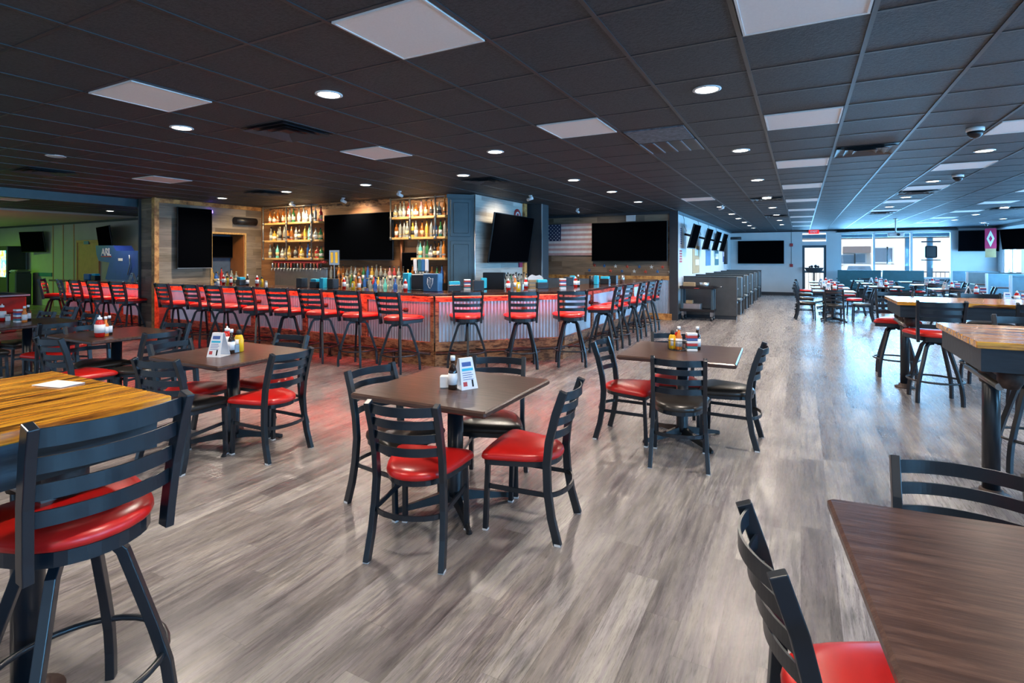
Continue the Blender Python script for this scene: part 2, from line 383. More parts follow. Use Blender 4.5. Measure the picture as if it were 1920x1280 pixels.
def stool(x,y,deg,label,p=None,group=None): return (p or STR).put((x,y,0),R(deg),label,group)
# ------------------------------------------------------------ pedestal table
def make_table(w=.93,d=.88):
    t=empty('pedestal_table'); tag(t,'x','table')
    mb=MB(); mb.bbox(-w/2,w/2,-d/2,d/2,.722,.758,.009); mb.build('tabletop',M['table'],t)
    mb=MB(); mb.lathe([(.052,.07),(.050,.10),(.050,.70)],20); mb.build('column',M['black'],t)
    mb=MB(); mb.box(-.19,.19,-.035,.035,.70,.7215); mb.box(-.035,.035,-.19,.19,.699,.7215); mb.build('mounting_plate',M['darkmetal'],t)
    for k in range(4):
        mb=MB(); a=k*PI/2+PI/4; ca,sa=math.cos(a),math.sin(a)
        P=[(.03,.085,.05),(.12,.07,.035),(.25,.045,.025),(.36,.026,.02),(.39,.018,.018)]; rings=[]
        for r,z,h in P:
            w_=.034-.03*r/.5; rings.append([(r*ca+x*-sa,r*sa+x*ca,z+dz) for x,dz in ((-w_,-h/1),(w_,-h/1),(w_*.6,h*.5),(-w_*.6,h*.5))])
        rings=[[(x,y,max(z,0.004)) for x,y,z in r_] for r_ in rings]
        mb.loft(rings); mb.lathe([(.018,0),(.018,.012)],10,c=(.37*ca,.37*sa,0)); mb.build('base_foot',M['darkmetal'],t)
    return Proto(t)
TB=make_table()
# ------------------------------------------------------------ survey helper: floor-plan position of a sighted point at height z
_F=1007.0; _HZ=485.5; _YAW=R(28.28); _s,_c=math.sin(_YAW),math.cos(_YAW)
def W(u,v,z=0.0):
    d=_F*(CH-z)/(v-_HZ); x=d*(u-960)/_F; return (x*_c-d*_s, x*_s+d*_c)
def onY(u,Y):
    t=(u-960)/_F; return (t*_c-_s)*Y/(t*_s+_c)
def onX(u,X):
    t=(u-960)/_F; return (t*_s+_c)*X/(t*_c-_s)
def zat(u,v,X,Y):
    d=-X*_s+Y*_c; return CH-(v-_HZ)*d/_F
def rbox(name,x0,x1,y0,y1,z0,z1,mat,parent=None):
    mb=MB(); mb.box(x0,x1,y0,y1,z0,z1); return mb.build(name,mat,parent)
def wall_open(name,axis,pos,th,a0,a1,z0,z1,holes,mat):
    """wall slab with rectangular openings; axis 'X' = constant X"""
    mb=MB(); cuts=sorted(holes); a=a0
    def bx(p0,p1,q0,q1):
        if p1-p0<1e-4 or q1-q0<1e-4: return
        if axis=='X': mb.box(min(pos,pos+th),max(pos,pos+th),p0,p1,q0,q1)
        else: mb.box(p0,p1,min(pos,pos+th),max(pos,pos+th),q0,q1)
    for h0,h1,hz0,hz1 in cuts:
        bx(a,h0,z0,z1); bx(h0,h1,z0,hz0); bx(h0,h1,hz1,z1); a=h1
    bx(a,a1,z0,z1); return struct(mb.build(name,mat))
# ------------------------------------------------------------ setting
struct(rbox('floor',-26.3,9,-5,26.2,-.08,0,M['floor']))
rbox('ceiling',-16.9,6.6,-5,26.2,CZ,CZ+.1,M['ceil'])['kind']='structure'
rbox('ceiling',-26.3,-16.9,-5,8.7,CZ-.05,CZ+.1,M['soffit'])['kind']='structure'
mb=MB()
i=-27
while TX0+TX*i<6.4:
    x=TX0+TX*i
    if x>-16.8: mb.box(x-.012,x+.012,-4.8,26,CZ-.006,CZ+.01)
    i+=1
for j in range(-13,38):
    y=TY0+TY*j; mb.box(-16.85,6.4,y-.010,y+.010,CZ-.0035,CZ+.01)
struct(mb.build('trim_1',M['grid']))
XR=6.4; YF=26.0; XW=-2.80; YG=14.05
wz=[(-3.5,-.5),(1,4),(5.5,8.5),(10,13),(14.2,17.2),(18.2,21.6),(23.55,25.35)]
wall_open('wall_right','X',XR,.18,-5,26.2,0,CZ,[(a,b_,.95,2.45) for a,b_ in wz],M['white'])
mb_=None
for n,(a,b_) in enumerate(wz):
    t=empty('window_%d'%(n+3),(XR+.05,a,.95)); t['kind']='structure'
    L=b_-a
    mb=MB()
    for y0,y1,z0,z1 in ((0,.06,0,1.5),(L-.06,L,0,1.5),(.06,L-.06,0,.06),(.06,L-.06,1.44,1.5),(L/2-.04,L/2+.04,.06,1.44)): mb.box(-.03,.05,y0,y1,z0,z1)
    mb.build('window_frame',M['cream'],t)
    mb=MB(); mb.box(0,.008,.05,L-.05,.05,1.45); mb.build('window_pane',M['glass'],t)
# far wall with door, transom and picture window
dX0,dX1=0.0,0.98
zs=zat(1573,509,1.39,YF); zb=zat(1786,521,5.1,YF)
wall_open('wall_far','Y',YF,.18,XW-.15,XR+.18,0,CZ,[(dX0,dX1,.02,2.72),(1.40,5.10,.78,2.66)],M['white'])
struct(rbox('wall_white',XW-.15,XW,YG,YF,0,CZ,M['white']))
struct(rbox('wall_flag',-13.0,XW-.15,YG,YG+.15,0,CZ,M['wallwood']))
struct(rbox('trim_2',XW-.16,XW+.05,YG-.05,YG,0,CZ,M['charcoal']))
struct(rbox('baseboard_far',XW,-.05,YF-.03,YF,0,.13,M['charcoal']))
struct(rbox('baseboard_far',1.03,XR,YF-.03,YF,0,.13,M['charcoal']))
struct(rbox('baseboard_white',XW,XW+.02,YG,YF,0,.13,M['charcoal']))
struct(rbox('trim_3',XW,XR,YF-.05,YF-.001,CZ-.07,CZ-.001,M['charcoal']))
struct(rbox('trim_4',XW,XW+.05,YG,YF-.05,CZ-.07,CZ-.001,M['tealtrim']))
struct(rbox('trim_5',-11,XW-.16,YG-.06,YG-.001,CZ-.07,CZ-.001,M['charcoal']))
struct(rbox('trim_6',XR-.05,XR-.001,-4.8,YF-.05,CZ-.09,CZ-.001,M['charcoal']))
# wainscot below the flag
def corrugated(mb,p0,p1,z0,z1,amp=.007,pitch=.032,nrm=None):
    a=Vector((p0[0],p0[1],0)); b_=Vector((p1[0],p1[1],0)); L=(b_-a).length; d=(b_-a)/L
    n=Vector((d.y,-d.x,0)) if nrm is None else Vector((*nrm,0))
    k=max(4,int(L/pitch*4)); pts=[]
    for q in range(k+1):
        s_=L*q/k; p=a+d*s_+n*(amp+amp*math.sin(2*PI*s_/pitch)); pts.append(p)
    vs=[(p.x,p.y,z) for p in pts for z in (z0,z1)]
    mb.add(vs,[(2*q,2*q+2,2*q+3,2*q+1) for q in range(k)],0,True)
mb=MB(); corrugated(mb,(-11,YG-.002),(XW-.17,YG-.002),.16,1.02); o=mb.build('trim_7',M['corr']); struct(o)
struct(rbox('trim_8',-11,XW-.17,YG-.05,YG-.001,1.02,1.12,M['bark']))
struct(rbox('trim_9',-11,XW-.10,YG-.06,YG-.001,0,.16,M['bark']))
# bar core: TV wall, back wall, right wall
XT=-11.4
wall_open('wall_tv','X',XT-.5,.5,6.15,8.5,0,CZ,[(7.27,8.05,.85,2.12)],M['wallwoodY'])
struct(rbox('trim_10',XT-.52,XT-.001,6.10,6.149,0,CZ,M['wallwood']))
struct(rbox('trim_11',XT-.07,XT+.035,6.06,6.0995,0,CZ,M['bark']))
struct(rbox('trim_12',XT-.001,XT+.03,6.10,8.48,2.70,2.785,M['bark']))
struct(rbox('trim_13',XT+.001,XT+.03,6.10,6.15,0,2.70,M['bark']))
struct(rbox('trim_14',XT-.56,XT-.52,6.06,6.20,0,CZ,M['charcoal']))
struct(rbox('wall_niche',XT-.56,XT-.501,7.2,8.12,.8,2.2,M['windark']))
mb=MB()
for y0,y1,z0,z1 in ((7.23,7.27,.85,2.16),(8.05,8.09,.85,2.16),(7.27,8.05,2.12,2.16)): mb.box(XT+.001,XT+.02,y0,y1,z0,z1)
struct(mb.build('trim_15',M['shelf']))
struct(rbox('trim_16',XT-.48,XT-.002,8.03,8.049,.86,2.11,M['jamb']))
struct(rbox('wall_bar_back',XT,-5.8,8.5,8.65,0,CZ,M['wallorange']))
struct(rbox('trim_17',XT+.03,-5.8,8.47,8.4995,2.66,CZ-.001,M['barwood']))
struct(rbox('wall_bar_right',-5.75,-5.45,8.66,10.75,0,CZ,M['wallgreyX']))
struct(rbox('trim_18',-5.45,-5.40,10.62,10.75,0,CZ,M['bark']))
struct(rbox('wall_column',-5.75,-5.10,10.86,11.25,0,CZ,M['charcoal']))
struct(rbox('trim_19',-5.10,-5.085,10.86,10.89,0,CZ,M['silver']))
# left room
struct(rbox('wall_left_back',-26.3,XT-.5,8.5,8.65,0,CZ,M['green']))
struct(rbox('wall_left',-26.3,-26.1,-1,8.5,0,CZ,M['green']))
struct(rbox('trim_20',-26.1,XT-.6,8.46,8.499,CZ-.11,CZ-.05,M['charcoal']))
struct(rbox('trim_21',-22.9,-21.95,8.475,8.499,.98,1.10,M['teal']))
for n,u in enumerate((100,119,139)):
    x=onY(u,8.5); struct(rbox('trim_%d'%(22+n),x-.02,x+.02,8.485,8.499,0,CZ-.12,M['bronze']))
struct(rbox('trim_26',XT-.62,XT-.74,-4.5,6.3,CZ-.16,CZ-.0005,M['tealtrim']))
struct(rbox('trim_27',XT-.75,XT-.80,-4.5,6.3,CZ-.10,CZ-.0005,M['tealtrim']))
def simple_door(name,x0,x1,z1,mat,label=None,y=8.5):
    t=empty(name,((x0+x1)/2,y,0)); t['kind']='structure'; w=(x1-x0)/2
    mb=MB(); mb.bbox(-w,w,-.03,-.001,.01,z1,.004); mb.build('door_leaf',mat,t)
    mb=MB()
    for a,b_,c,d in ((-w-.07,-w,0,z1+.07),(w,w+.07,0,z1+.07),(-w,w,z1,z1+.07)): mb.box(a,b_,-.05,-.001,c,d)
    mb.build('door_frame',mat,t)
    mb=MB(); mb.lathe([(.0,0),(.03,.005),(.03,.03),(.0,.035)],10); o=mb.build('door_handle',M['silver'],t); o.rotation_euler=(PI/2,0,0); o.location=(w-.08,-.03,1.0); return t
simple_door('door_2',onY(148,8.5),onY(183,8.5)+.1,2.08,M['bronze'])
simple_door('door_3',onY(22,8.5),onY(42,8.5)+.3,2.02,M['green'])
o=rbox('wall_sign',onY(161,8.5),onY(170,8.5),8.44,8.4495,2.02,2.12,M['blue']); tag(o,'small blue sign above the orange door in the green-lit room','sign')
# ------------------------------------------------------------ entrance door, transom, picture window
t=empty('door_1',(dX0,YF+.06,0)); t['kind']='structure'
mb=MB()
for x0,x1,z0,z1 in ((0,.05,.02,2.72),(.93,.98,.02,2.72),(.05,.93,2.14,2.30),(.05,.93,2.66,2.72)): mb.box(x0,x1,-.06,.06,z0,z1)
mb.build('door_frame',M['cream'],t)
mb=MB()
for x0,x1,z0,z1 in ((.05,.14,.02,2.14),(.84,.93,.02,2.14),(.14,.84,.02,.28),(.14,.84,2.04,2.14),(.14,.84,.98,1.04)): mb.box(x0,x1,-.03,.03,z0,z1)
lf=mb.build('door_leaf',M['tealtrim'],t)
mb=MB(); mb.box(.14,.84,-.004,.004,.28,2.04); mb.build('door_glass',M['glass'],lf)
mb=MB(); mb.box(.05,.93,-.004,.004,2.30,2.66); mb.build('transom_pane',M['glass'],t)
t=empty('window_1',(1.40,YF+.06,.78)); t['kind']='structure'
mb=MB()
for x0,x1,z0,z1 in ((0,.07,0,1.88),(3.63,3.70,0,1.88),(.07,3.63,0,.07),(.07,3.63,1.80,1.88),(1.16,1.23,.07,1.80),(2.38,2.46,.07,1.80)): mb.box(x0,x1,-.06,.06,z0,z1)
mb.build('window_frame',M['cream'],t)
mb=MB(); mb.box(.05,3.65,-.004,.004,.05,1.85); mb.build('window_pane',M['glass'],t)
mb=MB(); mb.box(-.1,3.8,-.12,-.061,-.05,0); mb.build('window_sill',M['tealtrim'],t)
t=empty('projection_screen',(1.3,YF-.12,2.68)); tag(t,'black roll-up screen housing above the big window at the far end','screen housing')
mb=MB(); mb.cyl((0,0,.02),(3.9,0,.02),.05,14); mb.build('housing',M['blackp'],t)
mb=MB(); mb.cyl((-.03,0,.02),(0,0,.02),.06,14); mb.cyl((3.9,0,.02),(3.93,0,.02),.06,14); mb.build('end_cap',M['charcoal'],t)
# projector hanging
t=empty('ceiling_projector',(2.55,20.0,2.3)); tag(t,'white projector hanging from a ceiling pole before the far window','projector')
mb=MB(); mb.bbox(-.2,.2,-.15,.15,-.06,.06,.02); mb.build('projector_body',M['plasticw'],t)
mb=MB(); mb.cyl((0,0,.06),(0,0,.48),.02); mb.lathe([(.06,.47),(.06,.489)],12); mb.build('pole',M['plasticw'],t)
mb=MB(); mb.cyl((.05,-.15,0),(.05,-.18,0),.04); mb.build('lens',M['blackp'],t)
# exit sign
t=empty('exit_sign',(.48,YF-.06,2.72)); tag(t,'red EXIT sign over the glass door at the far end','sign')
o=rbox('sign_housing',-.19,.19,-.02,.04,-.10,.065,M['exit'],t)
text_mesh('sign_letters','EXIT',.13,M['plasticw'],t,(0,-.023,-.015),(PI/2,0,0),.002,bold=.004)
# fire alarm
for z,l,n in ((2.10,'upper red fire alarm box left of the glass door','a'),(1.22,'lower red pull station left of the glass door','b')):
    o=MB().bbox(-.42,-.30,YF-.05,YF-.001,z,z+.13,.01).build('fire_alarm',M['inkr']); tag(o,l,'alarm')
o=MB().cyl((-.36,YF-.012,1.35),(-.36,YF-.012,2.75),.008,8).build('conduit',M['tealtrim']); tag(o,'thin conduit joining the two red alarm boxes','pipe')
# ------------------------------------------------------------ exterior
struct(rbox('floor_outside',-14,30,26.3,60,-.3,-.12,M['asphalt']))
struct(rbox('floor_outside',6.9,30,-8,26.3,-.3,-.12,M['asphalt']))
bd=empty('neighbour_building',(3.0,34,0)); tag(bd,'beige building across the parking lot seen through the windows','building')
mb=MB(); mb.box(-9,14,0,3,-.12,5); mb.build('facade',M['beige'],bd)
for u0,u1,v0,v1 in ((1640,1662,465,491),(1665,1673,465,491),(1577,1601,478,494),(1604,1622,476,492)):
    x0,x1=onY(u0,34)-3,onY(u1,34)-3; z0,z1=zat(u0,v1,x0+3,34),zat(u0,v0,x0+3,34)
    w_=MB().box(x0,x1,-.03,-.001,z0,z1).build('window_panel',M['windark'],bd)
    mb=MB()
    for a,b_,c,d in ((x0-.07,x0,z0-.07,z1+.07),(x1,x1+.07,z0-.07,z1+.07),(x0,x1,z0-.07,z0),(x0,x1,z1,z1+.07)): mb.box(a,b_,-.05,-.0005,c,d)
    mb.build('casing',M['cream'],w_)
o=rbox('awning',onY(1580,34)-3,onY(1631,34)-3,-.5,-.001,zat(1600,474,3,34),zat(1600,462,3,34),M['railm'],bd)
o=rbox('porch_roof',-3,9,26.3,28.4,2.45,2.6,M['tealtrim']); struct(o); o.name='trim_30'
for n,x in enumerate((4.0,4.75)):
    o=MB().bbox(x-.09,x+.09,28.0,28.2,-.12,2.449,.01).build('porch_post',M['boothpanel']); tag(o,('left' if n==0 else 'right')+' blue-grey porch post outside the big window','post',group=None)
rl=empty('porch_railing',(-3,28.1,0)); tag(rl,'brown metal porch railing outside the far windows','railing')
mb=MB(); mb.box(0,13,-.02,.02,1.0,1.04); mb.box(0,13,-.015,.015,.15,.18); mb.build('rail',M['railm'],rl)
mb=MB()
for k in range(87): mb.box(k*.15,k*.15+.016,-.008,.008,.18,1.0)
mb.build('balusters',M['railm'],rl)
rl=empty('side_railing',(7.6,0,0)); tag(rl,'brown railing outside the right hand windows','railing')
mb=MB(); mb.box(-.02,.02,0,27,1.0,1.04); mb.box(-.015,.015,0,27,.15,.18); mb.build('rail',M['railm'],rl)
mb=MB()
for k in range(180): mb.box(-.008,.008,k*.15,k*.15+.016,.18,1.0)
mb.build('balusters',M['railm'],rl)
car=empty('parked_car',(onY(1611,31.2),31.2,-.12)); tag(car,'white car parked outside the big far window','car')
mb=MB(); P=[(-.85,.35),(-.88,.6),(-.8,.85),(-.62,1.35),(-.45,1.42),(.45,1.42),(.62,1.35),(.8,.85),(.88,.6),(.85,.35)]
mb.loft([[(x,y,z) for x,z in P] for y in (0,1.2)]); mb.loft([[(x*1.0,y,min(z,.85)) for x,z in P] for y in (-.9,0)]); mb.build('car_body',M['carw'],car)
mb=MB(); mb.add([(-.58,-.02,.92),(.58,-.02,.92),(.45,-.01,1.34),(-.45,-.01,1.34)],[(0,1,2,3)]); mb.build('windshield',M['windark'],car)
for s in (-1,1):
    mb=MB(); mb.cyl((s*.85,-.45,.32),(s*.65,-.45,.32),.32,18); mb.build('wheel',M['blackp'],car)
mb=MB(); mb.box(-.6,.6,-.93,-.901,.45,.62); mb.build('bumper_grille',M['inkr'],car)
# hanging beer sign in window
t=empty('window_neon_sign',(4.42,YF-.06,1.55)); tag(t,'dark round-cornered beer sign hanging inside the right part of the far window','sign')
mb=MB(); mb.bbox(-.19,.19,-.03,.0,.05,.52,.04); mb.build('sign_plate',M['blackp'],t)
mb=MB(); mb.bar([(-.3,-.01,.68),(.3,-.01,.68)],.02,.05); mb.bar([(-.3,-.01,-.03),(.3,-.01,-.03)],.02,.04); mb.build('sign_tube',M['charcoal'],t)
t=empty('hanging_planter',(.48,YF-.25,.98)); tag(t,'dark boat-shaped planter in front of the glass door','planter')
mb=MB(); rings=[]
for k in range(9):
    a=PI*k/8; x=-.36*math.cos(a); w_=.10*math.sin(a)+.01; rings.append([(x,-w_,.22),(x,w_,.22),(x*.8,w_*.6,.0+.1*(1-math.sin(a))),(x*.8,-w_*.6,.0+.1*(1-math.sin(a)))])
mb.loft(rings); mb.build('planter_bowl',M['charcoal'],t)
mb=MB(); 
for x,z,r in ((-.08,.27,.06),(.06,.28,.07),(.15,.26,.05),(-.16,.25,.04)): mb.lathe([(.01,z-r),(r*.8,z-r*.5),(r,z),(r*.7,z+r*.6),(.01,z+r)],8,c=(x,0,0))
mb.build('foliage',M['blackp'],t)
mb=MB(); mb.box(-.03,.03,-.03,.03,-.978,.03); mb.box(-.15,.15,-.15,.15,-.98,-.955); mb.build('planter_stand',M['charcoal'],t)
# ------------------------------------------------------------ ceiling fittings
def light_panel(i,j,label):
    x0,y0=TX0+TX*i+.02,TY0+TY*j+.02; w,d=TX-.04,TY-.04
    t=empty('ceiling_light_panel',(x0+w/2,y0+d/2,CZ)); tag(t,label,'ceiling light','square white light panels in the black ceiling')
    MB().box(-w/2+.012,w/2-.012,-d/2+.012,d/2-.012,-.008,-.0005).build('diffuser',M['panel'],t)
    mb=MB()
    for a in ((-w/2,w/2,-d/2,-d/2+.012),(-w/2,w/2,d/2-.012,d/2),(-w/2,-w/2+.012,-d/2+.012,d/2-.012),(w/2-.012,w/2,-d/2+.012,d/2-.012)): mb.box(*a,-.012,-.0005)
    mb.build('panel_frame',M['trimwhite'],t)
ordn=['nearest','second','third','fourth','fifth','sixth','seventh','eighth','ninth','tenth','eleventh','twelfth','thirteenth','fourteenth','fifteenth','sixteenth']
for n,j in enumerate((-1,3,7,11,15,19,23,27,31)): light_panel(0,j,'square white ceiling panel, %s in the row leading to the glass door'%ordn[n])
for n,j in enumerate((5,9,13,17,21)): light_panel(3,j,'square white ceiling panel, %s in the row right of the door row'%ordn[n])
for n,j in enumerate((15,19,23,27,31)): light_panel(6,j,'square white ceiling panel, %s in the row near the right windows'%ordn[n])
light_panel(-3,-2,'biggest square white ceiling panel at the top middle of the photo'); light_panel(-3,2,'square white ceiling panel left of the large return air grille')
light_panel(-3,13,'square white ceiling panel close to the black corner of the flag wall'); light_panel(-7,-2,'square white ceiling panel at upper left above the pillar')
light_panel(-7,2,'square white ceiling panel over the middle of the bar'); light_panel(-14,2,'square white ceiling panel near the plank-clad pillar'); light_panel(-23,2,'pinkish ceiling panel over the pool room')
DLP=1.05
def downlight(x,y,label,on=True,power=34):
    t=empty('recessed_downlight',(x,y,CZ)); tag(t,label,'downlight','round recessed downlights')
    mb=MB(); mb.lathe([(.075,-.001),(.098,-.001),(.10,-.006),(.086,-.012),(.078,-.008)],28,caps=False); mb.build('trim_ring',M['trimwhite'],t)
    mb=MB(); mb.lathe([(.0005,-.0065),(.079,-.0065),(.079,-.003),(.0005,-.003)],28); mb.build('lens',M['lamp'] if on else M['plasticw'],t)
    if on:
        l=bpy.data.lights.new('downlight_beam','AREA'); l.shape='DISK'; l.size=.15; l.energy=power*DLP; l.color=(1,.88,.75); l.spread=R(150)
        lo=bpy.data.objects.new('downlight_beam',l); C.objects.link(lo); lo.location=(0,0,-.02); lo.parent=t
DL=[(-3.10,2.88,'brightest round downlight at the upper middle'),(-5.10,2.96,'round downlight beside the upper left white panel'),(-3.08,5.32,'round downlight in front of the bar TV'),(-4.36,6.59,'round downlight above the angled corner of the bar counter'),
(-6.34,6.67,'round downlight above the bar left of the corner one'),(-8.26,6.67,'round downlight above the bar by the left bottle shelves'),(-10.27,6.76,'round downlight above the bar near the tall portrait TV'),(-15.5,7.2,'round downlight in the ceiling left of the pillar'),
(-3.11,7.80,'nearest of three downlights in a row by the bar corner'),(-3.04,9.48,'middle of three downlights in a row by the bar corner'),(-3.08,11.43,'farthest of three downlights in a row by the bar corner')]
for x,y,l in DL: downlight(x,y,l,power=24 if x<-12 else 34)
downlight(-7.82,3.06,'unlit round downlight at the left of the ceiling',on=False)
for n,y in enumerate((4.09,6.56,9.14,11.8,14.2,16.6,19.0,21.4)): downlight(-.60,y,'round downlight, %s in the long row left of the white panels'%ordn[n])
for n,y in enumerate((13.43,15.7,17.5,19.4,21.4,23.2)): downlight(-1.66,y,'round downlight, %s in the row over the grey booths'%ordn[n],power=20)
for n,y in enumerate((7.89,10.6,13.07,15.3,17.0)): downlight(1.83,y,'round downlight, %s in the row right of the white panels'%ordn[n])
for n,y in enumerate((12.5,16.7,19.1,21.4)): downlight(4.24,y,'round downlight, %s in the row over the right booths'%ordn[n],power=26)
for n,y in enumerate((21.5,23.5)): downlight(5.42,y,'%s of the two downlights nearest the far right corner'%('nearer','farther')[n],power=16)
# downlights behind the camera that light the foreground
for x,y in ((-.6,1.2),(1.83,4.9),(-3.1,.2),(1.83,1.5),(4.24,5.0),(4.24,8.6),(-5.1,.2),(-7.8,-.5),(-3.1,-2.5),(.6,-2.5)): downlight(x,y,'round downlight outside the photographed view')
def vent(i,j,label,slot=3):
    x0,y0=TX0+TX*i,TY0+TY*j; t=empty('ceiling_vent',(x0+TX/2,y0+TY/2,CZ)); tag(t,label,'vent','square black ceiling air vents')
    h=.285
    MB().box(-h,h,-h,h,-.004,-.0005).build('backing',M['blackp'],t)
    for k in range(slot):
        a=h-k*.085; b_=a-.045; mb=MB()
        for q in range(4):
            ang=q*PI/2; Rm=Matrix.Rotation(ang,4,'Z')
            vs=[(-a,-a,-.028),(a,-a,-.028),(b_,-b_,-.005),(-b_,-b_,-.005)]; mb.add([tuple(Rm@Vector(v)) for v in vs],[(0,1,2,3)])
        mb.build('louver',M['vent'],t)
for i,j,l in ((-7,0,'square vent near the downlight at upper left'),(1,6,'square vent right of the row of white panels'),(-15,0,'square vent at the far left by the green glow'),(-7,6,'square vent above the cabinet column'),(-14,5,'square vent above the left bottle shelves'),(-1,14,'square vent, nearer one in the downlight row to the door'),(-1,22,'square vent, farther one in the downlight row to the door'),(3,14,'square vent, nearer one in the row right of the door row'),(3,22,'square vent, farther one in the row right of the door row'),(7,22,'square vent over the right hand booths')): vent(i,j,l)
t=empty('return_air_grille',(TX0-TX*.5,TY0+TY*4,CZ)); tag(t,'long return air grille with a dusty half right of a white panel','vent')
t.location.x=TX0-TX*1+TX*0-TX/2+TX*0.0
MB().box(-.28,.28,0.01,.58,-.01,-.0005).build('dark_grid',M['blackp'],t)
MB().box(-.28,.28,-.58,-.01,-.012,-.0005).build('dusty_panel',M['dusty'],t)
mb=MB()
for k in range(5): x=-.28+k*.14; mb.box(x-.008,x+.008,.01,.58,-.018,-.0105)
mb.build('grille_bars',M['gbar'],t)
def dome(x,y,label,r=.06,z=CZ,mat='plasticw'):
    t=empty('dome_camera',(x,y,z)); tag(t,label,'camera')
    mb=MB(); mb.lathe([(r,0),(r,-.03),(r*.9,-.035)],20); mb.build('camera_base',M[mat],t)
    mb=MB(); mb.lathe([(r*.88,-.035),(r*.8,-.065),(r*.5,-.09),(.001,-.1)],20); mb.build('lens_dome',M['blackp'] if mat=='plasticw' else M['cream'],t)
dome(*W(114,372,2.72),'white dome camera hanging under the beam on the left')
dome(1.44,6.50,'dome detector below the vent, nearest to the right edge',.07); dome(2.02,10.0,'smaller dome detector farther along the right ceiling',.07)
dome(onX(1880,5.9),24,'white dome camera by the far right corner')if False else dome(5.6,23.9,'white dome camera by the far right corner')
def spotcan(x,y,ang,label):
    t=empty('ceiling_spotlight',(x,y,CZ),R(ang)); tag(t,label,'spotlight','small white ceiling spotlights')
    l=bpy.data.lights.new('spot_beam','SPOT'); l.energy=65 if x<-3 else 12; l.spot_size=R(110); l.spot_blend=.8; l.shadow_soft_size=.04; l.color=(1,.85,.66)
    lo=bpy.data.objects.new('spot_beam',l); C.objects.link(lo); lo.parent=t; lo.location=(.10,0,-.08); lo.rotation_euler=(0,R(-42),0)
    mb=MB(); mb.lathe([(.035,-.001),(.035,-.02)],12); mb.cyl((0,0,-.02),(0,0,-.05),.012); mb.build('mount',M['plasticw'],t)
    mb=MB(); mb.cyl((-.05,0,-.055),(.07,0,-.085),.03,12); mb.build('lamp_barrel',M['plasticw'],t)
for x,y,a,l in ((-9.6,7.9,90,'small white ceiling spotlight above the left bottle shelves'),(-8.1,7.9,90,'small white ceiling spotlight above the bar TV'),(-6.4,7.6,90,'small white ceiling spotlight left of the cabinet column'),(-4.6,9.3,170,'small white ceiling spotlight right of the cabinet column'),(-4.8,12.3,90,'small white ceiling spotlight by the dark column'),(-1.6,13.1,150,'small white ceiling spotlight by the start of the white wall')): spotcan(x,y,a,l)
# ------------------------------------------------------------ TVs
def tv(w,h,label,M4,name='wall_tv_screen',mount=.12,port=False):
    t=empty('television'); tag(t,label,'television')
    mb=MB(); mb.bbox(-w/2,w/2,0,.035,-h/2,h/2,.006); mb.build('tv_casing',M['tvf'],t)
    mb=MB(); mb.box(-w/2+.012,w/2-.012,-.002,.0,-h/2+.018,h/2-.012); mb.build('tv_display',M['tv'],t)
    mb=MB(); mb.box(-.15,.15,.036,.06,-.12,.12); mb.box(-.03,.03,.06,mount,-.03,.03); mb.build('wall_mount',M['darkmetal'],t)
    mb=MB(); mb.box(-w/2,w/2,-.004,.002,-h/2-.003,-h/2+.012); mb.build('lower_bezel',M['silver'] if port else M['tvf'],t)
    t.matrix_world=M4; return t
def TVM(x,y,z,rz,tilt=0,roll=0): return Matrix.Translation((x,y,z))@Matrix.Rotation(R(rz),4,'Z')@Matrix.Rotation(R(tilt),4,'X')@Matrix.Rotation(R(roll),4,'Y')
tv(1.92,.97,'large black TV between the two bottle shelves behind the bar',TVM(-8.12,8.30,2.02,0,0,0),mount=.19)
tv(1.70,.98,'black TV leaning out from the pale wall right of the cabinet column',TVM(-5.20,9.70,1.97,90,9))
tv(.74,1.27,'tall portrait TV on the plank wall beside the pillar',TVM(-11.26,6.82,2.0,90),port=True)
tv(2.02,1.03,'huge black TV on the wood wall right of the flag',TVM(-4.0,13.88,2.02,0),mount=.16)
tv(1.84,1.0,'black TV on the far white wall left of the door',TVM(-1.56,25.88,1.86,0))
tv(1.20,.78,'black TV on the far wall right of the big window',TVM(5.82,25.80,2.24,0,4),mount=.19)
tv(.76,.50,'small dark TV inside the wall niche above bottles',TVM(XT-.40,7.66,1.84,90),mount=.09)
tv(1.15,.66,'black TV mounted near the top right on the window wall',TVM(6.05,22.6,2.2,-60,8),mount=.3)
def tvhang(u0,u1,v0,v1,Y,rz,label,roll=0):
    x0,x1=onY(u0,Y),onY(u1,Y); xm=(x0+x1)/2; z0,z1=zat(u0,v1,xm,Y),zat(u0,v0,xm,Y)
    tv((x1-x0)/math.cos(R(rz)),(z1-z0)*.95,label,TVM(xm,Y,(z0+z1)/2,rz,7,roll),mount=8.5-Y+.02 if False else .2)
tvhang(44,76,433,474,8.25,8,'dark TV on the green-lit wall at far left')
tvhang(168,222,423,466,8.15,-14,'dark tilted TV above the blue arcade cabinet')
for n,(u,l) in enumerate(((1303,'nearest'),(1328,'second'),(1345,'third'),(1358,'farthest'))):
    Y=onX(u,XW+.30); tv(.95,.66,'small tilted TV on the white wall over the booths, %s of four'%l,TVM(XW+.30,Y,2.16,89,15),mount=.28)
    o=MB().tube([(XW+.03,Y-.25,2.74),(XW+.06,Y-.2,2.6),(XW+.04,Y-.12,2.45),(XW+.1,Y-.05,2.3)],.006,6).build('tv_cable',M['blackp']); tag(o,'black cable hanging from the ceiling to the %s booth TV'%l,'cable')
o=MB().cyl((XW+.12,24.9,2.45),(XW+.55,24.9,2.45),.06,14).build('wall_speaker',M['blackp']); tag(o,'black cylindrical speaker in the far left corner of the white room','speaker')
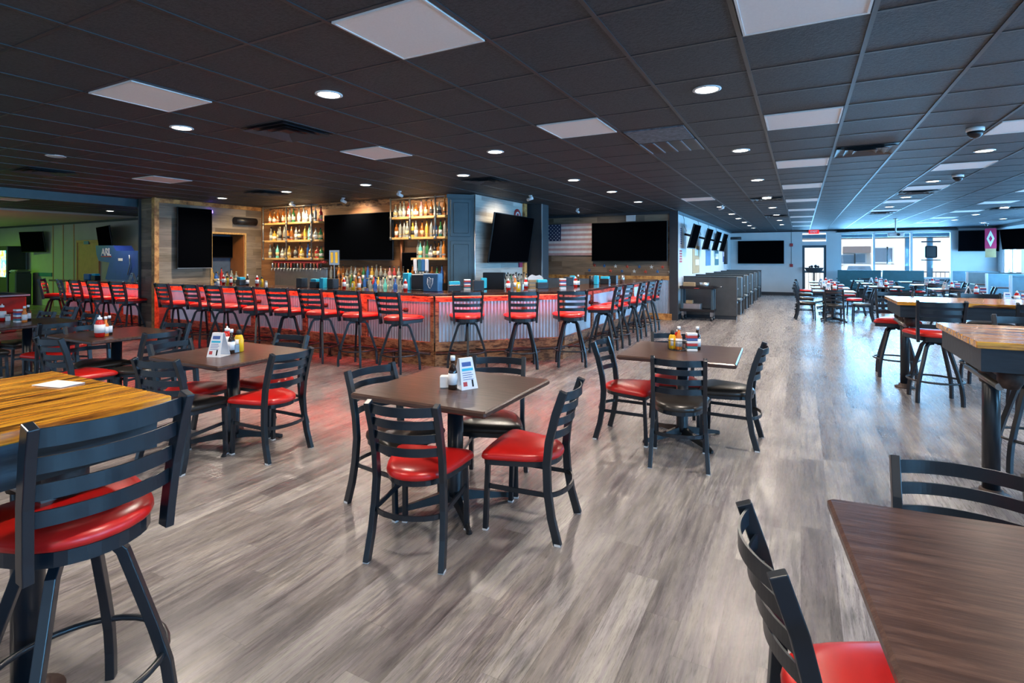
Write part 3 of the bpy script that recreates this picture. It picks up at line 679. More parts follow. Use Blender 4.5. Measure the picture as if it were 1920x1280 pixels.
o=MB().bbox(XW+.002,XW+.12,23.6,23.9,1.35,2.35,.01).build('column_speaker',M['charcoal']); tag(o,'tall grey speaker on the white wall behind the booth TVs','speaker')
o=MB().cyl((XT+.086,7.75,2.43),(XT+.086,8.28,2.43),.085,18).build('bar_speaker',M['blackp']); tag(o,'black cylindrical speaker on the plank wall above the niche','speaker')
t=empty('spot_lamp',(XT+.05,7.22,2.62)); tag(t,'small lamp glowing violet blue above the portrait TV','lamp')
MB().lathe([(.001,-.07),(.035,-.05),(.03,.0),(.001,.02)],12).build('bulb',emis('violet_bulb',(.22,.12,1),10),t)
MB().tube([(0,0,.02),(-.01,0,.08),(-.045,0,.08)],.008,8).build('lamp_arm',M['silver'],t)
# ------------------------------------------------------------ the bar
def bar_path(off):   # front line of the bar body offset outwards by off (left run, chamfer, right run)
    k=.4142*off
    return [(-4.69+k,6.35-off),(-3.29+off,7.75-k)]
bar=empty('bar',(0,0,0)); tag(bar,'long L-shaped bar with corrugated front, glossy dark top and red glow under the counter','bar')
def barpoly(off_out,off_in,xl,yend):
    (a,b_),(c,d)=bar_path(off_out); (e,f_),(g,h)=bar_path(off_in)
    return [(xl,b_),(a,b_),(c,d),(c,yend),(g,yend),(g,h),(e,f_),(xl,f_)]
YE=13.0
MB().prism(barpoly(.27,-.42,XT+.002,YE),1.03,1.075).build('counter_top',M['counter'],bar,bevel=.008)
MB().prism(barpoly(-.02,-.16,XT+.002,YE),0,1.028).build('bar_carcass',M['charcoal'],bar)
(pa,pb)=bar_path(0); segs=[((XT+.03,6.35),pa),(pa,pb),(pb,(pb[0],YE))]
def segbox(mb,p0,p1,o0,o1,z0,z1,s0=0,s1=None,mi=0):
    a=Vector((*p0,0)); b_=Vector((*p1,0)); L=(b_-a).length; d=(b_-a)/L; n=Vector((d.y,-d.x,0)); s1=L if s1 is None else s1
    P=[a+d*s0+n*o0,a+d*s1+n*o0,a+d*s1+n*o1,a+d*s0+n*o1]
    mb.loft([[(p.x,p.y,z) for p in P] for z in (z0,z1)],mi)
for p0,p1 in segs:
    mb=MB(); a=Vector(p0); b_=Vector(p1); L=(b_-a).length; d=(b_-a)/L
    corrugated(mb,p0,p1,.34,.94,amp=.010,pitch=.052); mb.build('corrugated_panel',M['corr'],bar)
    mb=MB(); segbox(mb,p0,p1,.018,.045,.935,1.029); mb.build('top_board',M['barwood'],bar)
    mb=MB(); segbox(mb,p0,p1,.018,.05,.22,.35); mb.build('base_board',M['barwood'],bar)
    mb=MB(); segbox(mb,p0,p1,-.02,.015,.0,.22); mb.build('kick_board',M['barwood'],bar)
    n=max(1,round(L/1.45))
    for k in range(n+1):
        s=L*k/n; mb=MB(); w=.05 
        segbox(mb,p0,p1,.02,.042,.34,.936,max(0,s-w),min(L,s+w)); mb.build('post_board',M['barwood'],bar)
    mb=MB(); segbox(mb,p0,p1,.05,.058,1.012,1.024); mb.build('led_strip',M['ledred'],bar)
    nr=Vector((d.y,-d.x)); q0=a+nr*.12+d*(.05 if p0!=pa and p0!=pb else .0); q1=b_+nr*.12
    mb=MB(); mb.cyl((q0.x,q0.y,.20),(q1.x,q1.y,.20),.021,12)
    fr=mb.build('foot_rail',M['iron'],bar)
    for k in range(max(2,int(L/1.3))):
        s=L*(k+.5)/max(2,int(L/1.3)); c=a+d*s+nr*.12; mb=MB(); mb.cyl((c.x,c.y,.0),(c.x,c.y,.2),.022,10); mb.lathe([(.05,0),(.05,.012),(.03,.018)],12,c=(c.x,c.y,0)); mb.lathe([(.03,-.03),(.034,0),(.03,.03)],10,c=(c.x,c.y,.2)); mb.build('rail_post',M['iron'],fr)
    for k in range(max(1,int(L/1.5))):
        s=L*(k+.62)/max(1,int(L/1.5)); e=.13; mb=MB()
        z1,z0=1.028,.80; A=a+d*(s-e)+nr*.17; B_=a+d*(s+e)+nr*.17; A2=a+d*(s+e)+nr*.04
        mb.tube([(A.x,A.y,z1),(A.x,A.y,z0),(B_.x,B_.y,z0),(A2.x,A2.y,z0)],.010,8); mb.lathe([(.03,-.03),(.04,0),(.03,.03)],10,c=(A2.x,A2.y,z0)); mb.build('purse_hook',M['iron'],bar)
# second stretch of bar on the other side of the pillar wall
bar2=empty('bar',(0,0,0)); tag(bar2,'shorter red-lit bar stretch left of the pillar','bar')
x0,x1=-15.9,XT-.53
MB().prism([(x0,6.08),(x1,6.08),(x1,6.75),(x0,6.75)],1.03,1.075).build('counter_top',M['counter'],bar2,bevel=.008)
MB().prism([(x0+.3,6.37),(x1,6.37),(x1,6.5),(x0+.3,6.5)],0,1.028).build('bar_carcass',M['charcoal'],bar2)
mb=MB(); corrugated(mb,(x0+.3,6.35),(x1,6.35),.34,.94,amp=.010,pitch=.052); mb.build('corrugated_panel',M['corr'],bar2)
for nm,a,b_,c,d in (('top_board',.018,.045,.935,1.029),('base_board',.018,.05,.22,.35),('kick_board',-.02,.015,0,.22)):
    mb=MB(); segbox(mb,(x0+.3,6.35),(x1,6.35),a,b_,c,d); mb.build(nm,M['barwood'],bar2)
for k in range(4):
    s=(x1-x0-.3)*k/3; mb=MB(); segbox(mb,(x0+.3,6.35),(x1,6.35),.02,.042,.34,.936,max(0,s-.06),min(x1-x0-.3,s+.06)); mb.build('post_board',M['barwood'],bar2)
mb=MB(); segbox(mb,(x0+.3,6.35),(x1,6.35),.05,.058,1.012,1.024); mb.build('led_strip',M['ledred'],bar2)
mb=MB(); mb.cyl((x0+.4,6.23,.2),(x1-.02,6.23,.2),.021,12); mb.build('foot_rail',M['iron'],bar2)
def strip_light(name,loc,L,rz,en,col,wid=.03,tilt=0,parent=None):
    l=bpy.data.lights.new(name,'AREA'); l.shape='RECTANGLE'; l.size=L; l.size_y=wid; l.energy=en; l.color=col; l.spread=R(175)
    o=bpy.data.objects.new(name,l); C.objects.link(o); o.location=loc; o.rotation_euler=(tilt,0,rz); return o
RC=(1,.05,.03)
for p0,p1,e in ((segs[0][0],segs[0][1],58),(segs[1][0],segs[1][1],14),(segs[2][0],segs[2][1],10)):
    a=Vector(p0); b_=Vector(p1); d=(b_-a); L=d.length; d/=L; nr=Vector((d.y,-d.x)); c=(a+b_)/2+nr*.12
    strip_light('under_counter_led',(c.x,c.y,1.02),L*.97,math.atan2(d.y,d.x),e,RC,tilt=R(-12),parent=bar)
strip_light('under_counter_led',((x0+x1)/2+.15,6.23,1.02),4,0,50,RC,tilt=R(-12))
# ------------------------------------------------------------ back bar: shelves
def ordw(n): 
    base=['first','second','third','fourth','fifth','sixth','seventh','eighth','ninth','tenth','eleventh','twelfth','thirteenth','fourteenth','fifteenth','sixteenth','seventeenth','eighteenth','nineteenth','twentieth','twenty-first','twenty-second','twenty-third','twenty-fourth','twenty-fifth','twenty-sixth','twenty-seventh','twenty-eighth','twenty-ninth','thirtieth']
    return base[n] if n<len(base) else 'last'
def bottle_mesh(kind,col,lab):
    mb=MB()
    P={0:[(.001,0),(.036,.0),(.038,.01),(.038,.17),(.030,.205),(.014,.225),(.013,.285)],
       1:[(.001,0),(.046,0),(.048,.01),(.048,.13),(.040,.16),(.015,.18),(.014,.225)],
       2:[(.001,0),(.032,0),(.033,.01),(.036,.20),(.018,.24),(.012,.26),(.012,.315)]}[kind]
    n=12; mb.lathe(P,n,0); top=P[-1]
    mb.lathe([(top[0]+.003,top[1]),(top[0]+.003,top[1]+.03),(.001,top[1]+.031)],10,2)
    r=P[2][0]+.001; z0,z1=(.05,.13) if kind!=1 else (.035,.10)
    mb.lathe([(r,z0),(r,z1)],n,1)
    me_o=mb.build('bottle',[M['b_'+col],M['lab_'+lab],M['lab_b'] if random.random()<.6 else M['gold']]); return me_o
BP={}
def bottle(x,y,z,kind,col,lab,label,group):
    key=(kind,col,lab)
    if key not in BP: o=bottle_mesh(*key); BP[key]=o
    else: o=BP[key].copy(); C.objects.link(o)
    o.location=(x,y,z); o.rotation_euler=(0,0,random.uniform(-1,1)); tag(o,label,'bottle',group); return o
LABN={'w':'white label','y':'cream label','b':'black label'}
KN=['tall','squat','slender']
def shelf_unit(x0,x1,levels,name,label,verts,y0=8.22,y1=8.47,bot=1.55):
    t=empty('bottle_shelf',((x0+x1)/2,y1,bot)); tag(t,label,'shelf'); cx=(x0+x1)/2
    for z in levels:
        MB().bbox(x0-cx,x1-cx,y0-y1,-.002,z-bot-.045,z-bot,.006).build('shelf_board',M['shelf'],t)
    for vx in verts:
        mb=MB(); mb.cyl((vx-cx,y0-y1-.025,-.02),(vx-cx,y0-y1-.025,CZ-bot-.03),.016,10)
        for z in levels: mb.lathe([(.022,-.03),(.026,0),(.022,.03)],10,c=(vx-cx,y0-y1-.025,z-bot-.02))
        mb.build('pipe_upright',M['pipe'],t)
    MB().cyl((x0-cx,y0-y1-.025,CZ-bot-.06),(x1-cx,y0-y1-.025,CZ-bot-.06),.014,10).build('pipe_rail',M['pipe'],t)
LV=[2.385,1.985,1.585]
shelf_unit(-10.95,-9.15,LV,'a','left wood and pipe liquor shelf, beside the large bar TV',[-10.93,-10.15,-9.35])
shelf_unit(-7.15,-5.84,LV[:2],'b','right wood and pipe liquor shelf, next to the dark cabinet',[-7.13,-6.65,-6.05],bot=1.95)
o=MB().bbox(-6.65,-5.84,8.22,8.468,1.54,1.585,.006).build('bottle_shelf',M['shelf']); tag(o,'short lowest liquor board next to the dark cabinet','shelf')
rows={('left',0):['amber']*5+['clear','green','clear','clear','clear','clear','clear','red'],
('left',1):['clear','gold','clear','clear','clear','orange','amber','clear','dark','gold','teal','clear','clear','green'],
('left',2):['clear','dark','teal','clear','clear','gold','clear','amber','gold','blue','amber','red','green'],
('right',0):['clear','clear','clear','red','clear','amber','pink','amber','amber','clear','clear','amber'],
('right',1):['amber','clear','clear','clear','gold','clear','amber','gold','clear','blue','green','clear'],
('right',2):['clear','teal','clear','green','clear','dark','amber','clear','orange']}
SN=['top','middle','bottom']
for (side,lv),cols in rows.items():
    xa,xb={'left':(-10.85,-9.22),'right':(-7.12,-5.92)}[side]
    if side=='right' and lv==2: xa=-6.56
    n=len(cols)
    for k,c in enumerate(cols):
        lab=random.choice('wwwyyb'); kd=random.choice((0,0,1,2)); x=xa+(xb-xa)*k/(n-1)
        bottle(x,8.31+random.uniform(-.02,.05),LV[lv]+.0005,kd,c,lab,'%s %s bottle, %s from the left on the %s board of the %s liquor shelf'%(KN[kd],c,ordw(k),SN[lv],side),'bottles on the %s liquor shelf'%side)
# copper pipe, monitor on back wall
o=MB().cyl((-7.05,8.44,1.0),(-7.05,8.44,2.2),.04,14).build('copper_pipe',M['copper']); tag(o,'thick copper pipe right of the big bar TV','pipe')
tv(.52,.42,'small dark screen on the back wall under the right liquor shelf',TVM(-6.76,8.40,1.48,0),mount=.09)
# back bar counter with bottles
bb=empty('back_bar',(-8.04,8.15,0)); tag(bb,'steel and wood back bar cabinet along the back wall','cabinet')
MB().box(-3.2,2.1,-.3,.34,0,.88).build('cabinet_body',M['charcoal'],bb); MB().bbox(-3.22,2.12,-.33,.345,.88,.92,.006).build('cabinet_top',M['steel'],bb)
for k in range(6):
    x=-3.1+k*.86; d=MB().bbox(x,x+.82,-.318,-.3005,.08,.86,.006).build('cabinet_door',M['cab'],bb)
    MB().cyl((x+.74,-.335,.5),(x+.74,-.335,.66),.008,8).build('pull_handle',M['steel'],d)
riser=MB().box(-9.0,-5.95,8.30,8.46,.9205,1.10).build('bottle_riser',M['charcoal']); tag(riser,'dark stepped riser holding the rear row of back bar bottles','riser')
cl=['clear','clear','gold','amber','clear','dark','pink','clear','green','clear','orange','red','clear','blue','clear','amber']
for k in range(26):
    x=-8.95+k*.117; c=cl[(k*5)%len(cl)]; kd=random.choice((0,2,0,1)); bottle(x,8.38,1.1005,kd,c,random.choice('wwyb'),'%s %s bottle, %s from the left in the rear row of the back bar'%(KN[kd],c,ordw(k)),'bottles on the back bar riser')
for k in range(22):
    x=-8.5+k*.12; c=cl[(k*7+3)%len(cl)]; kd=random.choice((0,2,0,2)); bottle(x,8.17,.9205,kd,c,random.choice('wwyb'),'%s %s bottle, %s from the left in the middle row of the back bar'%(KN[kd],c,ordw(k)),'bottles on the back bar top')
# speed rail close to counter
sr=MB().bbox(-6.6,-5.5,6.85,7.15,.86,.92,.01).build('speed_rail',M['steel']); tag(sr,'steel speed rail of spirits behind the bar counter','rail')
for p in (-6.5,-5.6): 
    o=MB().cyl((p,7.0,0),(p,7.0,.86),.02).build('rail_leg',M['steel']); o.parent=sr
for k in range(10):
    x=-6.52+k*.11; c=['clear','blue','clear','teal','clear','blue','clear','red','clear','green'][k]; kd=(0,2)[k%2]
    bottle(x,6.98,.9205,kd,c,random.choice('ww'),'%s %s bottle, %s from the left in the speed rail behind the counter'%(KN[kd],c,ordw(k)),'bottles in the speed rail')
# steel behind-bar worktop by the right wall with bottles
wb=empty('steel_worktop',(-5.1,9.6,0)); tag(wb,'steel worktop with bottles below the leaning TV','counter')
MB().bbox(-.34,.3,-.95,.9,.90,.94,.006).build('worktop',M['steel'],wb); MB().box(-.33,.28,-.93,.88,.0,.8995).build('cooler_body',M['blue'],wb)
for k in range(24):
    c=['clear','green','clear','pink','clear','dark','clear','clear'][k%8]; kd=random.choice((0,2)); y=8.8+(k//2)*.125; x=-5.3 if k%2 else -5.12
    bottle(x,y,.9405,kd,c,'w','%s %s bottle, %s along the %s row under the leaning TV'%(KN[kd],c,ordw(k//2),'wall side' if k%2 else 'counter side'),'bottles under the leaning TV')
# niche bottles
nb=MB().box(XT-.49,XT-.02,7.28,8.02,.86,1.02).build('niche_shelf',M['blackp']); tag(nb,'dark shelf inside the wall niche','shelf')
for k in range(12):
    c=['dark','clear','gold','blue','clear','red','orange','clear','amber','clear','green','clear'][k]; kd=random.choice((0,1,2)); y=7.33+(k//2)*.12; x=XT-.12 if k%2 else XT-.27
    bottle(x,y,1.0205,kd,c,random.choice('wy'),'%s %s bottle, %s along the %s row in the wall niche'%(KN[kd],c,ordw(k//2),'front' if k%2 else 'rear'),'bottles in the wall niche')
# draft tower
t=empty('draft_tap_wall',(-10.0,8.42,.9215)); tag(t,'long steel draft beer tap wall under the left liquor shelf','tap tower')
MB().bbox(-.75,.95,-.06,.02,.0,.42,.01).build('splash_panel',M['steel'],t); MB().bbox(-.78,.98,-.10,.02,.42,.46,.01).build('tap_manifold',M['steel'],t)
MB().bbox(-.72,.92,-.14,-.02,.54,.60,.02).build('keg_line_box',M['inkr'],t); MB().bbox(-.9,1.0,-.32,-.06,-.0,.03,.008).build('drip_tray',M['steel'],t)
for k in range(16):
    x=-.68+k*.104; mb=MB(); mb.cyl((x,-.10,.44),(x,-.19,.42),.012,8); mb.cyl((x,-.19,.43),(x,-.20,.37),.009,8); tp=mb.build('faucet',M['steel'],t)
    MB().lathe([(.008,0),(.016,.04),(.018,.10),(.008,.12)],8,c=(x,-.17,.43)).build('tap_handle',M[['steel','copper','inkr','blackp'][k%4]],tp)
# taps with flat handles near the cabinet
t=empty('tap_tower',(-5.98,7.72,.9)); tag(t,'small tap tower with tall flat handles before the dark cabinet','tap tower')
MB().bbox(-.22,.2,-.10,.12,-.899,.0,.01).build('keg_cooler',M['cab'],t); MB().bbox(-.14,.14,-.05,.05,.0,.36,.01).build('tower_body',M['cab'],t)
for k,(m_,x) in enumerate((('panel',-.13),('teal',-.03),('star_b',.05),('panel',.13))):
    h=MB().cyl((x,-.03,.36),(x,-.03,.44),.008,8).build('faucet',M['steel'],t); MB().bbox(x-.038,x+.038,-.05,-.03,.44,.66,.012).build('tap_handle',M[m_],h)
# blue tower with harp
t=empty('beer_font',(-4.84,6.50,1.0755)); tag(t,'blue lit beer font box with a harp emblem on the counter','beer font')
MB().bbox(-.14,.14,-.06,.06,0,.27,.01).build('font_body',plain('font_blue',(.03,.10,.22),.3),t)
mb=MB(); mb.tube([(-.05,-.064,.20),(-.055,-.064,.12),(-.02,-.064,.06),(.0,-.064,.045)],.005,6); mb.tube([(-.05,-.064,.20),(-.02,-.064,.215),(.01,-.064,.19),(.05,-.064,.20),(.045,-.064,.13),(.0,-.064,.045)],.005,6)
for k in range(5): mb.cyl((-.04+k*.018,-.064,.19),(-.03+k*.012,-.064,.10-.006*k),.002,5)
mb.build('harp_emblem',M['plasticw'],t)
t=empty('till_terminal',(-5.18,6.60,1.0755),R(6)); tag(t,'black touch terminal seen from behind left of the blue beer font','terminal')
MB().bbox(-.13,.13,-.02,.03,.02,.25,.01).build('terminal_screen',M['blackp'],t); MB().bbox(-.10,.10,-.06,.09,0,.02,.005).build('terminal_foot',M['blackp'],t); MB().bbox(-.26,-.15,-.05,.05,0,.27,.01).build('blue_side_panel',M['cyan'],t)
# dark cabinet column on the diagonal
Mc=Matrix.Translation((-5.8,8.25,0))@Matrix.Rotation(PI/4,4,'Z')
cb=empty('corner_cabinet',(-5.8,8.25,0),PI/4); tag(cb,'tall slate grey corner cabinet with two raised panel doors','cabinet')
MB().prism([(0,0),(.495,0),(.53,.035),(.311,.255),(.17,.17)],0,2.775).build('cabinet_body',M['cab'],cb)
for z0,z1 in ((1.98,2.68),(.98,1.90),(.08,.90)):
    d=MB().bbox(.05,.44,-.022,-.0005,z0,z1,.006).build('cabinet_door',M['cab'],cb)
    mb=MB(); mb.bbox(.10,.39,-.034,-.0225,z0+.06,z1-.06,.010); mb.build('raised_panel',M['cab'],d)
MB().box(-.02,.51,-.03,-.0005,2.70,2.77).build('crown_trim',M['cab'],cb)
MB().cyl((.51,-.03,0.02),(.51,-.03,2.76),.012,10).build('conduit',M['silver'],cb)
# ------------------------------------------------------------ counter top items
def lathe_part(prof,name,mat,parent,n=14,c=(0,0,0)): return MB().lathe(prof,n,c=c).build(name,M[mat],parent)
def mk_ketchup():
    t=empty('ketchup_bottle'); tag(t,'x','bottle'); mb=MB(); rings=[]
    for z,rx,ry in ((0,.026,.018),(.006,.033,.023),(.05,.036,.026),(.10,.034,.025),(.14,.024,.019),(.15,.014,.013)): rings.append([(rx*math.cos(a),ry*math.sin(a),z) for a in [2*PI*k/16 for k in range(16)]])
    mb.loft(rings,0,True); mb.build('body',M['ketchup'],t); lathe_part([(.015,.149),(.016,.168),(.006,.172),(.004,.186),(.001,.187)],'cap','plasticw',t)
    mb=MB(); mb.lathe([(.0365,.04),(.0365,.11)],16); b=mb.build('label',M['paper'],t); b.scale=(.99,.78,1); return Proto(t)
def mk_mustard():
    t=empty('mustard_bottle'); tag(t,'x','bottle'); mb=MB(); rings=[]
    for z,rx,ry in ((0,.028,.018),(.006,.034,.022),(.09,.034,.022),(.12,.026,.018),(.13,.014,.013)): rings.append([(rx*math.cos(a),ry*math.sin(a),z) for a in [2*PI*k/16 for k in range(16)]])
    mb.loft(rings,0,True); mb.build('body',M['mustard'],t); lathe_part([(.016,.129),(.018,.145),(.012,.165),(.001,.167)],'cap','blackp',t)
    b=MB().lathe([(.035,.03),(.035,.095)],16).build('label',M['paper'],t); b.scale=(.8,.66,1); return Proto(t)
def mk_sauce(col='sauce',lab='paper'):
    t=empty('sauce_bottle'); tag(t,'x','bottle'); lathe_part([(.001,0),(.026,0),(.028,.006),(.028,.105),(.022,.128),(.013,.145),(.012,.178)],'body',col,t); lathe_part([(.015,.177),(.015,.205),(.001,.207)],'cap','plasticw',t)
    MB().lathe([(.0288,.03),(.0288,.10)],14).build('label',M[lab],t); return Proto(t)
def mk_shaker():
    t=empty('condiment_jar'); tag(t,'x','jar'); lathe_part([(.001,0),(.024,0),(.026,.005),(.025,.07)],'body','plasticw',t); lathe_part([(.026,.069),(.026,.09),(.001,.095)],'lid','steel',t); return Proto(t)
def mk_tent():
    t=empty('menu_tent'); tag(t,'x','menu card'); w=.05; mb=MB(); h=.16; b=.055
    for s in (-1,1):
        P=[(-w,s*b,0),(w,s*b,0),(w*.8,s*.008,h),(-w*.8,s*.008,h)]; Q=[(x,y-s*.002,z) for x,y,z in P]
        mb.loft([P,Q] if s<0 else [Q,P])
    mb.box(-w,w,-b,b,0,.002); mb.box(-w*.8,w*.8,-.009,.009,h-.001,h+.001); mb.build('folded_card',M['paper'],t)
    def pr(n,x0,x1,z0,z1,m_,s):
        f=lambda z: s*(b-(b-.008)*z/h+.0012)
        mb=MB(); mb.add([(x0,f(z0),z0),(x1,f(z0),z0),(x1,f(z1),z1),(x0,f(z1),z1)],[(0,1,2,3) if s<0 else (3,2,1,0)]); mb.build(n,M[m_],t)
    for s in (-1,1):
        pr('printed_heading',-.030,.026,.118,.140,'ink',s); pr('printed_block',-.034,.034,.095,.108,'cyan',s); pr('printed_logo',-.036,-.012,.018,.040,'inkr',s)
        for k in range(4): pr('printed_line',-.034,.030-.008*(k%2),.050+k*.011,.053+k*.011,'ink',s)
        pr('printed_bottle',.016,.026,.012,.048,'sauce',s)
    return Proto(t)
def mk_box(n,col,w,d,h,top=None,cat='box'):
    t=empty(n); tag(t,'x',cat); MB().bbox(-w/2,w/2,-d/2,d/2,0,h,.005).build('box_body',M[col],t)
    if top: MB().bbox(-w/2+.01,w/2-.01,-d/2+.01,d/2-.01,h+.0005,h+.05,.006).build('napkin_stack',M[top],t)
    return Proto(t)
PK=mk_ketchup(); PM=mk_mustard(); PS=mk_sauce(); PO=mk_sauce('orange'); PJ=mk_shaker(); PT=mk_tent()
PN=mk_box('napkin_box','blackp',.18,.12,.10,'cyan'); PD=mk_box('dark_caddy_box','blackp',.16,.12,.16,None); PC=mk_box('straw_box','cyan',.09,.09,.17,None)
def mk_caddy():
    t=empty('condiment_caddy'); tag(t,'x','caddy'); mb=MB()
    for z in (.004,.07): mb.tube([(.075*math.cos(a),.06*math.sin(a),z) for a in [2*PI*k/20 for k in range(20)]],.003,6,closed=True)
    for k in range(20):
        a=2*PI*k/20; mb.cyl((.075*math.cos(a),.06*math.sin(a),.004),(.075*math.cos(a),.06*math.sin(a),.07),.0016,5)
    mb.build('wire_basket',M['blackp'],t); MB().lathe([(.001,.001),(.073,.001),(.073,.003)],18).build('base_tray',M['blackp'],t)
    return Proto(t)
PCD=mk_caddy()
def mk_card():
    t=empty('packet_stand'); tag(t,'x','packets'); cols=['paper','teal','inkr','paper','ink','inkr','paper']
    for k,c in enumerate(cols): MB().bbox(-.05,.05,-.035,.035,k*.024,k*.024+.022,.003).build('packet_layer',M[c],t)
    return Proto(t)
PP=mk_card()
CT=1.0755
def on_counter(P,u,v,label,rz=0,group=None,cat=None,X=None,Y=None):
    x,y=W(u,v,CT)
    if X is not None: x=X
    if Y is not None: y=Y
    return P.put((x,y,CT),rz,label,group,cat)
YC=6.42
for P,u,l in ((PJ,409,'white jar on the counter below the wall niche'),(PK,419,'ketchup bottle, left one below the wall niche'),(PM,426,'mustard bottle on the counter below the wall niche'),(PK,433,'ketchup bottle, right one below the wall niche'),(PN,452,'black napkin box with cyan napkins at the left end of the counter'),
 (PS,464,'slim dark sauce bottle left of the taps'),(PK,482,'ketchup bottle left of the draft tap wall'),(PM,491,'mustard bottle left of the draft tap wall'),(PJ,499,'white jar left of the draft tap wall'),(PD,566,'dark caddy box in front of the draft taps'),
 (PN,592,'black napkin box with cyan napkins right of the draft taps'),(PC,606,'cyan straw box right of the draft taps'),(PD,624,'dark caddy box beside the cyan straw box'),(PK,645,'ketchup bottle under the big bar TV'),(PM,662,'mustard bottle under the big bar TV'),(PO,673,'orange sauce bottle under the big bar TV'),(PK,760,'red ketchup bottle left of the touch terminal')):
    P.put((onY(u,YC),YC,CT),random.uniform(-.3,.3),l)
for P,u,v,l in ((PN,852,546,'black napkin box by the corner cabinet on the counter corner'),(PP,876,543,'colourful packet stand on the counter before the corner cabinet'),(PD,897,545,'black caddy box at the angled counter corner'),(PC,907,540,'cyan straw box at the angled counter corner'),
 (PK,953,544,'ketchup bottle left of the yellow one on the angled counter'),(PM,972,544,'mustard bottle in the middle of the angled counter'),(PO,966,541,'orange hot sauce bottle on the angled counter'),(PK,986,541,'ketchup bottle right of the yellow one on the angled counter'),
 (PN,1016,541,'black napkin box with cyan napkins on the angled counter'),(PP,1055,541,'colourful packet stand at the right counter corner'),(PD,1066,535,'dark caddy box at the right counter corner'),(PC,1073,533,'cyan straw box at the right counter corner'),(PK,1079,538,'ketchup bottle at the right counter corner'),(PS,1084,537,'pale capped sauce bottle at the right counter corner')):
    on_counter(P,u,v,l,R(40))
PN.put((-3.35,10.05,CT),0,'black napkin box on the right run of the counter'); PC.put((-3.45,9.8,CT),0,'cyan straw box on the right run of the counter'); PD.put((-3.3,10.4,CT),0,'dark caddy box on the right run of the counter')
lathe_part([(.001,0),(.045,0),(.045,.17),(.001,.17)],'steel_canister','blackp',None,c=(-3.45,9.55,CT)); o=bpy.data.objects[-1] if False else bpy.data.objects['steel_canister']; tag(o,'dark canister on the right run of the counter','canister')
lathe_part([(.001,0),(.04,0),(.04,.16),(.001,.16)],'glass_canister','silver',None,c=(-3.2,10.7,CT)); tag(bpy.data.objects['glass_canister'],'silver canister on the right run of the counter','canister')
# register, printer, box of papers behind the angled counter
t=empty('register_monitor',(-4.75,8.15,.945),R(30)); tag(t,'dark slanted register screen right of the corner cabinet','monitor')
MB().box(-.2,.2,-.2,.2,-.945,-.001).build('register_stand',M['charcoal'],t); MB().bbox(-.19,.19,-.02,.02,.08,.38,.01).build('screen',M['tvf'],t); MB().box(-.05,.05,-.03,.06,0,.09).build('screen_base',M['blackp'],t)
t=empty('receipt_printer',(-4.38,8.35,1.0),R(20)); tag(t,'grey receipt printer beside the register screen','printer')
MB().bbox(-.12,.12,-.1,.1,.0,.14,.02).build('printer_body',M['silver'],t); MB().box(-.15,.15,-.13,.13,-1.0,-.0005).build('printer_stand',M['charcoal'],t)
t=empty('wooden_crate',(-4.72,9.75,.9405),R(45)); tag(t,'wooden crate stuffed with papers near the dark column','crate')
mb=MB()
for k in range(3): mb.box(-.15,.15,-.12,-.11,.01+k*.07,.065+k*.07); mb.box(-.15,.15,.11,.12,.01+k*.07,.065+k*.07); mb.box(-.16,-.15,-.12,.12,.01+k*.07,.065+k*.07); mb.box(.15,.16,-.12,.12,.01+k*.07,.065+k*.07)
mb.box(-.15,.15,-.11,.11,0,.01); mb.build('crate_slats',M['cardboard'],t)
mb=MB()
for k in range(7): mb.box(-.13,.13,-.09+k*.028,-.085+k*.028,.02,.28,M=Matrix.Rotation(R(-12+5*k),4,'Y'))
mb.build('paper_sheets',M['paper'],t)
t=empty('display_card',(-8.45,8.0,.9205)); tag(t,'pale card with two yellow beers standing before the big bar TV','sign')
MB().box(-.14,.14,-.008,.008,.52,.82).build('card_face',M['silver'],t); MB().box(-.01,.01,-.006,.006,0,.53).build('card_stick',M['steel'],t)
MB().bbox(-.10,-.03,-.016,-.0085,.56,.78,.003).build('printed_glass',M['mustard'],t); MB().bbox(.03,.10,-.016,-.0085,.56,.78,.003).build('printed_glass',M['mustard'],t)
t=empty('round_badge',(-5.44,10.36,2.5)); tag(t,'red round badge sign above the leaning TV','sign'); t.location.x=-5.449; o=MB().lathe([(.001,0),(.15,0),(.15,.015),(.001,.015)],24).build('badge_plate',M['inkr'],t); o.rotation_euler=(0,PI/2,0)
o=MB().lathe([(.06,.016),(.09,.016),(.09,.02),(.06,.02),(.06,.016)],24,caps=False).build('badge_ring',M['plasticw'],t); o.rotation_euler=(0,PI/2,0)
o=MB().box(-5.44,-5.42,10.42,10.56,1.38,1.95).build('magenta_pennant',M['magenta']); tag(o,'magenta strip banner at the edge of the leaning TV','banner')
